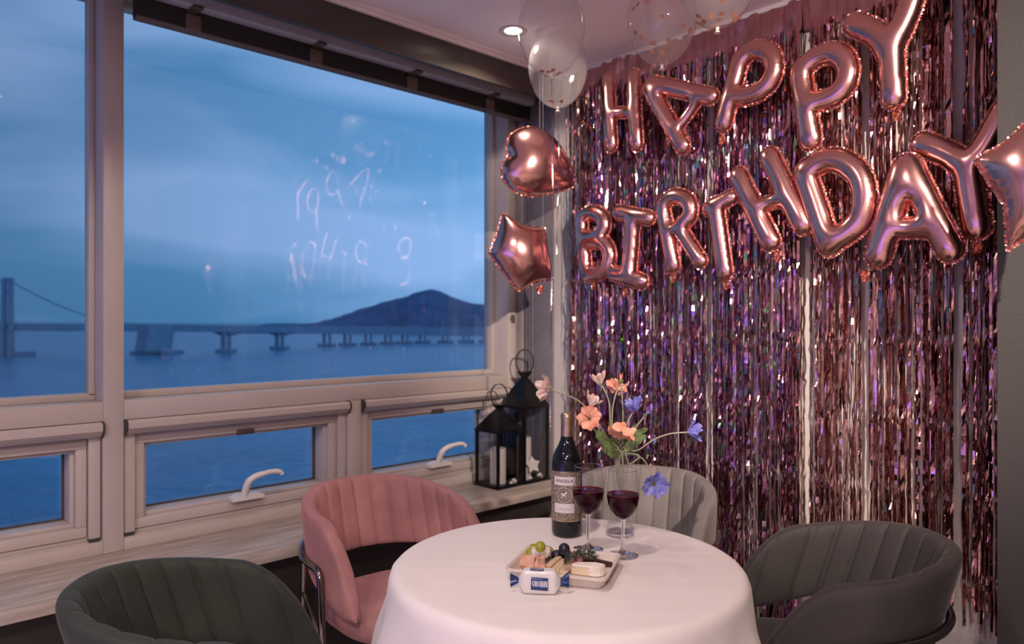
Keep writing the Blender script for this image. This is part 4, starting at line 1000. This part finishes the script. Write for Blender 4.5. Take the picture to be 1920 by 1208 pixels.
def balloon(name, label, sdf, lo, hi, O, e1, e2, kz=1.0, step=.0045, iters=420, group=None, wr=.0009, wl=.010, tail=None, fl=.005):
    V, Fc, G_, edge = inflate(sdf, lo, hi, step, iters, kz, wr, wl)
    n = e1.cross(e2); c0 = (np.array(lo)+np.array(hi))/2; C0 = O+e1*float(c0[0])+e2*float(c0[1])
    E1, E2, NN = np.array(e1), np.array(e2), np.array(n)
    rel = V[:, :2]-c0
    fr = rel[:, :1]*E1+rel[:, 1:2]*E2+V[:, 2:]*NN; bk = rel[:, :1]*E1+rel[:, 1:2]*E2-V[:, 2:]*NN
    m = len(V); bidx = np.where(edge, np.arange(m), np.arange(m)+m)
    vv = np.concatenate([fr, bk]); ff = [tuple(q) for q in Fc.tolist()]+[tuple(bidx[k] for k in q[::-1]) for q in Fc.tolist()]
    # drop degenerate / collapse
    me = bpy.data.meshes.new(name); me.from_pydata(vv.tolist(), [], ff)
    bm = bmesh.new(); bm.from_mesh(me); bmesh.ops.remove_doubles(bm, verts=bm.verts[:], dist=.0004)
    for vtx in [v_ for v_ in bm.verts if not v_.link_faces]: bm.verts.remove(vtx)
    bmesh.ops.recalc_face_normals(bm, faces=bm.faces[:]); bm.to_mesh(me); bm.free(); me.shade_smooth(); me.materials.append(M['foil'])
    o = bpy.data.objects.new(name, me); COL.objects.link(o); o.location = C0; tag(o, label, 'balloon', group)
    # flat crimped seam: boundary edges of the front half
    cnt = {}
    for q in Fc.tolist():
        for a, b in zip(q, q[1:]+q[:1]): cnt[(min(a, b), max(a, b))] = cnt.get((min(a, b), max(a, b)), 0)+1
    be = [k for k, c in cnt.items() if c == 1 and edge[k[0]] and edge[k[1]]]
    sv = []; sfc = []; mp_ = {}
    rng = random.Random(len(V))
    for a, b in be:
        for k in (a, b):
            if k not in mp_:
                mp_[k] = len(sv); p = fr[k]; g = G_[k, 0]*E1+G_[k, 1]*E2; w = fl*rng.uniform(.7, 1.25)
                sv += [tuple(p-g*.001), tuple(p+g*w+NN*rng.uniform(-.0035, .0035))]
        sfc.append((mp_[a], mp_[b], mp_[b]+1, mp_[a]+1))
    MB().add(sv, sfc).build('crimped_seam', M['seam'], o, False, fix=False)
    if tail is not None:
        tp = tail-C0
        tb_ = MB().grid(9, 9, lambda u, v_: tuple(tp + e1*(u-.5)*.030*(.45+.55*math.sin(PI*v_)) - e2*(v_*.036) + n*(.004*math.sin(u*11+v_*9)))); tb_.build('valve_tab', M['seam'], o, False, fix=False)
    return o
EY, EZ = Vector((0, -1, 0)), Vector((0, 0, 1))
def letter(ch, label, X, strokes, kz=1.0, tail=None, slim=1.14):
    """strokes: (list of photo points, radius in photo pixels); built on the vertical plane at X, parallel to the wall"""
    caps = []; al = []
    O = Vector((X, 0, 0))
    for pts, r in strokes:
        pl = []
        for px, py in pts:
            p = onX(px, py, X); pl.append((-p.y, p.z)); D = (p-CAM).dot(FWD)
        if len(pl) > 2: pl = [(q.x, q.y) for q in bez([Vector((a, b, 0)) for a, b in pl], 6*(len(pl)-1))]
        caps.append((pl, r*D/F*slim)); al += [(a, b, r*D/F) for a, b in pl]
    lo = (min(a-r for a, b, r in al)-.012, min(b-r for a, b, r in al)-.012); hi = (max(a+r for a, b, r in al)+.012, max(b+r for a, b, r in al)+.012)
    t_ = onX(tail[0], tail[1], X) if tail else None
    return balloon('letter_balloon', label, sdf_caps(caps), lo, hi, O, EY, EZ, kz, .0042, 300, 'rose gold letter balloons', tail=t_)
XB = 2.335
letter('H', 'rose gold letter H balloon starting the upper word', XB+.02, [([(1141, 150), (1147, 272)], 12.5), ([(1188, 143), (1195, 270)], 12.5), ([(1150, 211), (1185, 211)], 9)])
letter('A', 'rose gold letter A balloon lying tilted in the upper word', XB+.005, [([(1219, 164), (1281, 274)], 14), ([(1224, 157), (1334, 181)], 14), ([(1308, 191), (1276, 236)], 9)])
letter('P', 'rose gold first letter P balloon of the upper word', XB, [([(1388, 118), (1358, 231)], 15.5), ([(1388, 114), (1415, 94), (1444, 101), (1453, 130), (1440, 160), (1412, 178), (1384, 181)], 15.5)], tail=(1354, 252))
letter('P', 'rose gold second letter P balloon of the upper word', XB, [([(1503, 142), (1521, 262)], 18.5), ([(1504, 128), (1540, 104), (1572, 101), (1590, 124), (1587, 158), (1563, 182), (1530, 192)], 17.5)])
letter('Y', 'rose gold letter Y balloon ending the upper word', XB, [([(1604, 45), (1646, 66), (1671, 100)], 20), ([(1716, -18), (1700, 32), (1673, 92)], 20), ([(1672, 98), (1676, 183)], 20)], tail=(1681, 204))
letter('B', 'rose gold letter B balloon starting the lower word', XB+.02, [([(1091, 412), (1101, 512)], 12), ([(1091, 408), (1112, 398), (1131, 408), (1134, 428), (1120, 444), (1100, 448)], 12), ([(1102, 453), (1133, 455), (1145, 480), (1134, 508), (1104, 516)], 12)], tail=(1112, 528))
letter('I', 'rose gold letter I balloon with wide serifs in the lower word', XB-.005, [([(1189, 408), (1181, 512)], 14), ([(1161, 398), (1217, 409)], 12.5), ([(1150, 512), (1204, 528)], 13)], tail=(1172, 540))
letter('R', 'rose gold letter R balloon in the lower word', XB+.005, [([(1243, 386), (1263, 498)], 13.5), ([(1245, 381), (1268, 368), (1292, 379), (1295, 404), (1276, 424)], 13), ([(1276, 430), (1314, 489)], 13)], tail=(1262, 512))
letter('T', 'rose gold slanted letter T balloon in the lower word', XB, [([(1343, 384), (1360, 511)], 14.5), ([(1331, 392), (1371, 370)], 13)], tail=(1362, 524))
letter('H', 'rose gold slanted letter H balloon in the lower word', XB-.005, [([(1386, 331), (1446, 453)], 17), ([(1444, 295), (1506, 421)], 18), ([(1416, 388), (1468, 374)], 12)], tail=(1458, 470))
letter('D', 'rose gold letter D balloon in the lower word', XB-.01, [([(1512, 330), (1556, 460)], 19.5), ([(1514, 318), (1560, 299), (1603, 318), (1622, 362), (1611, 416), (1566, 452)], 19.5)])
letter('A', 'rose gold letter A balloon with pointed top in the lower word', XB-.02, [([(1699, 314), (1648, 478)], 22), ([(1706, 314), (1782, 468)], 22), ([(1682, 428), (1738, 428)], 17)], tail=(1622, 506))
letter('Y', 'rose gold letter Y balloon ending the lower word behind the star', XB+.015, [([(1732, 270), (1788, 294), (1815, 318)], 21), ([(1884, 210), (1842, 284), (1815, 316)], 21), ([(1816, 318), (1832, 425)], 23)], tail=(1832, 452))
# hanging cords of the two words
M['cord'] = mat('clear_cord', (.5, .42, .40), .3)
# heart and star balloons
def shaped(name, label, pts, plane, kz, tail=None, sub=0, wl=.016, grp=None, wr=.002):
    O, e1, e2 = plane; n = e1.cross(e2); P2 = []
    for px, py in pts:
        d = ray(px, py); t_ = (O-CAM).dot(n)/d.dot(n); p = CAM+d*t_-O; P2.append((p.dot(e1), p.dot(e2)))
    if sub: q = [Vector((a, b, 0)) for a, b in P2]; P2 = [(v_.x, v_.y) for v_ in bez(q, sub*(len(q)-1))[:-1]]
    lo = (min(a for a, b in P2)-.015, min(b for a, b in P2)-.015); hi = (max(a for a, b in P2)+.015, max(b for a, b in P2)+.015)
    tl_ = None
    if tail: d = ray(*tail); tl_ = CAM+d*((O-CAM).dot(n)/d.dot(n))
    return balloon(name, label, sdf_poly(P2), lo, hi, O, e1, e2, kz, .0048, 2200, grp, wr=wr, wl=wl, tail=tl_)
def plane_at(px, py, D, yaw):
    """vertical plane through a photo point at depth D, turned by yaw from facing the camera"""
    e1 = (RIGHT*math.cos(yaw)+FWD*math.sin(yaw)); return (atD(px, py, D), e1, UP.copy())
HEART = shaped('heart_balloon', 'rose gold heart foil balloon by the end of the window', [(953, 297), (949, 278), (955, 256), (970, 244), (990, 239), (1015, 244), (1040, 263), (1060, 293), (1074, 323), (1078, 345), (1060, 356), (1030, 363), (1000, 368), (975, 364), (955, 351), (943, 335), (940, 318), (944, 304), (953, 297)], plane_at(1000, 310, 3.0, .35), .92, sub=3, grp=None)
STAR = shaped('star_balloon', 'rose gold star foil balloon below the heart', [(943, 399), (979, 424), (1021, 428), (1026, 471), (1037, 523), (1003, 529), (973, 546), (944, 512), (917, 475), (931, 438)], plane_at(978, 475, 2.98, .30), 1.05, tail=(1012, 534))
shaped('star_balloon', 'rose gold star foil balloon on the grey partition', [(1826, 299), (1886, 268), (1946, 205), (1974, 268), (2045, 318), (1992, 372), (1985, 470), (1930, 440), (1890, 470), (1884, 385)], plane_at(1920, 350, 1.60, -.75), .95, grp=None)

# ================================================================== CLEAR BALLOONS
M['clear'] = thin_glass('clear_latex', (.96, .94, .93), .02, 1.4, milk=.13, boost=2.0)
M['confetti'] = mat('rose_gold_confetti', (.62, .27, .18), .35, .6, var=.15)
M['ribbon'] = foil('glitter_ribbon', [(.3, (.55, .45, .42)), (.6, (.85, .75, .70))], .15, bump=.5, bscale=200)
M['knot'] = mat('balloon_knot', (.75, .70, .62), .5)
def clear_balloon(px, top, D, w, h, label, knot=None):
    c = atD(px, 604, D); zt = min(top, ZC-.002); c.z = zt-h
    e = empty('clear_balloon', c, 0, label, 'balloon', 'clear balloons under the ceiling')
    pf = []
    for i in range(27):
        t_ = i/26; a = PI*t_; r = w/2*math.sin(a)**.92*(1+.10*math.cos(a)*-1) if 0 < i < 26 else 0
        pf.append((r, h/2-h/2*math.cos(a)))
    MB().lathe(pf, 44).build('skin', M['clear'], e, ang=None)
    MB().lathe([(.001, .004), (.006, -.002), (.004, -.008), (.009, -.016), (.0, -.014)], 12).build('knot', M['knot'], e)
    return e, c, pf
def ribbon(p, z1, label, sway=.006):
    n = 60; v = []; f = []
    for i in range(n+1):
        t_ = i/n; z = p.z-.012+(z1-p.z)*t_; a = t_*9; x = sway*math.sin(t_*5); v += [(x+.0026*math.cos(a), .0026*math.sin(a), z-p.z), (x-.0026*math.cos(a), -.0026*math.sin(a), z-p.z)]
    for i in range(n): f.append((2*i, 2*i+1, 2*i+3, 2*i+2))
    o = MB().add(v, f).build('balloon_ribbon', M['ribbon'], smooth=False, fix=False); o.location = p; tag(o, label, 'ribbon', 'ribbons of the clear balloons')
def confetti(c, h, w, n, seed, which, grp, zone=(.02, .16), back=True):
    rng = random.Random(seed)
    for k in range(n):
        t_ = rng.uniform(*zone); a = rng.uniform(0, 2*PI); tt = math.acos(1-2*t_)/PI
        r = w/2*math.sin(PI*tt)**.92*(1-.10*math.cos(PI*tt))*.955
        p = Vector((r*math.cos(a), r*math.sin(a), h*t_+.002)); nn = Vector((p.x/(w*w), p.y/(w*w), (p.z-h/2)/(h*h))).normalized()
        nn = (nn+Vector((rng.uniform(-.4, .4), rng.uniform(-.4, .4), rng.uniform(-.4, .4)))).normalized()
        o = MB().lathe([(0, .0003), (.0088, .0003), (.0088, -.0003), (0, -.0003)], 12).build('confetti_piece', M['confetti']) if k == 0 else CONF[0].copy()
        if k: COL.objects.link(o)
        else: CONF[:] = [o]
        o.matrix_world = frame(c+p, nn); tag(o, which, 'confetti', grp)
CONF = []
eA, cA, _ = clear_balloon(1034, ZC, 2.45, .222, .285, 'largest clear balloon touching the ceiling beside the downlight')
eB, cB, _ = clear_balloon(1046, ZC, 2.82, .228, .285, 'clear balloon hanging lower behind the largest one')
eD, cD, _ = clear_balloon(1241, ZC, 2.38, .222, .275, 'clear confetti balloon in front of the curtain header')
eE, cE, _ = clear_balloon(1345, ZC, 2.06, .225, .282, 'clear confetti balloon cut off at the top of the picture')
ribbon(cA, .93, 'long glittering ribbon hanging from the largest clear balloon'); ribbon(cB, 1.55, 'short ribbon hanging from the lower clear balloon')
confetti(cA, .285, .222, 7, 1, 'rose gold confetti disc at the bottom of the largest clear balloon', 'confetti in the largest balloon', (.01, .03))
confetti(cB, .285, .228, 6, 2, 'rose gold confetti disc at the bottom of the lower clear balloon', 'confetti in the lower balloon', (.01, .05))
confetti(cD, .275, .222, 24, 3, 'rose gold confetti disc in the balloon before the curtain header', 'confetti in the middle balloon', (.02, .62))
confetti(cE, .282, .225, 22, 4, 'rose gold confetti disc in the balloon at the top edge', 'confetti in the top balloon', (.01, .16))


# fine clear cords that hold the heart and the star in the corner
for px, py, D, ob in ((1012, 246, 3.0, HEART), (1018, 432, 2.98, STAR)):
    p = atD(px, py, D); q = Vector((p.x, min(p.y, 2.2), ZC))
    MB().tube([p, q], .0005, 5).build('cord', M['cord'], ob, origin=ob.location)
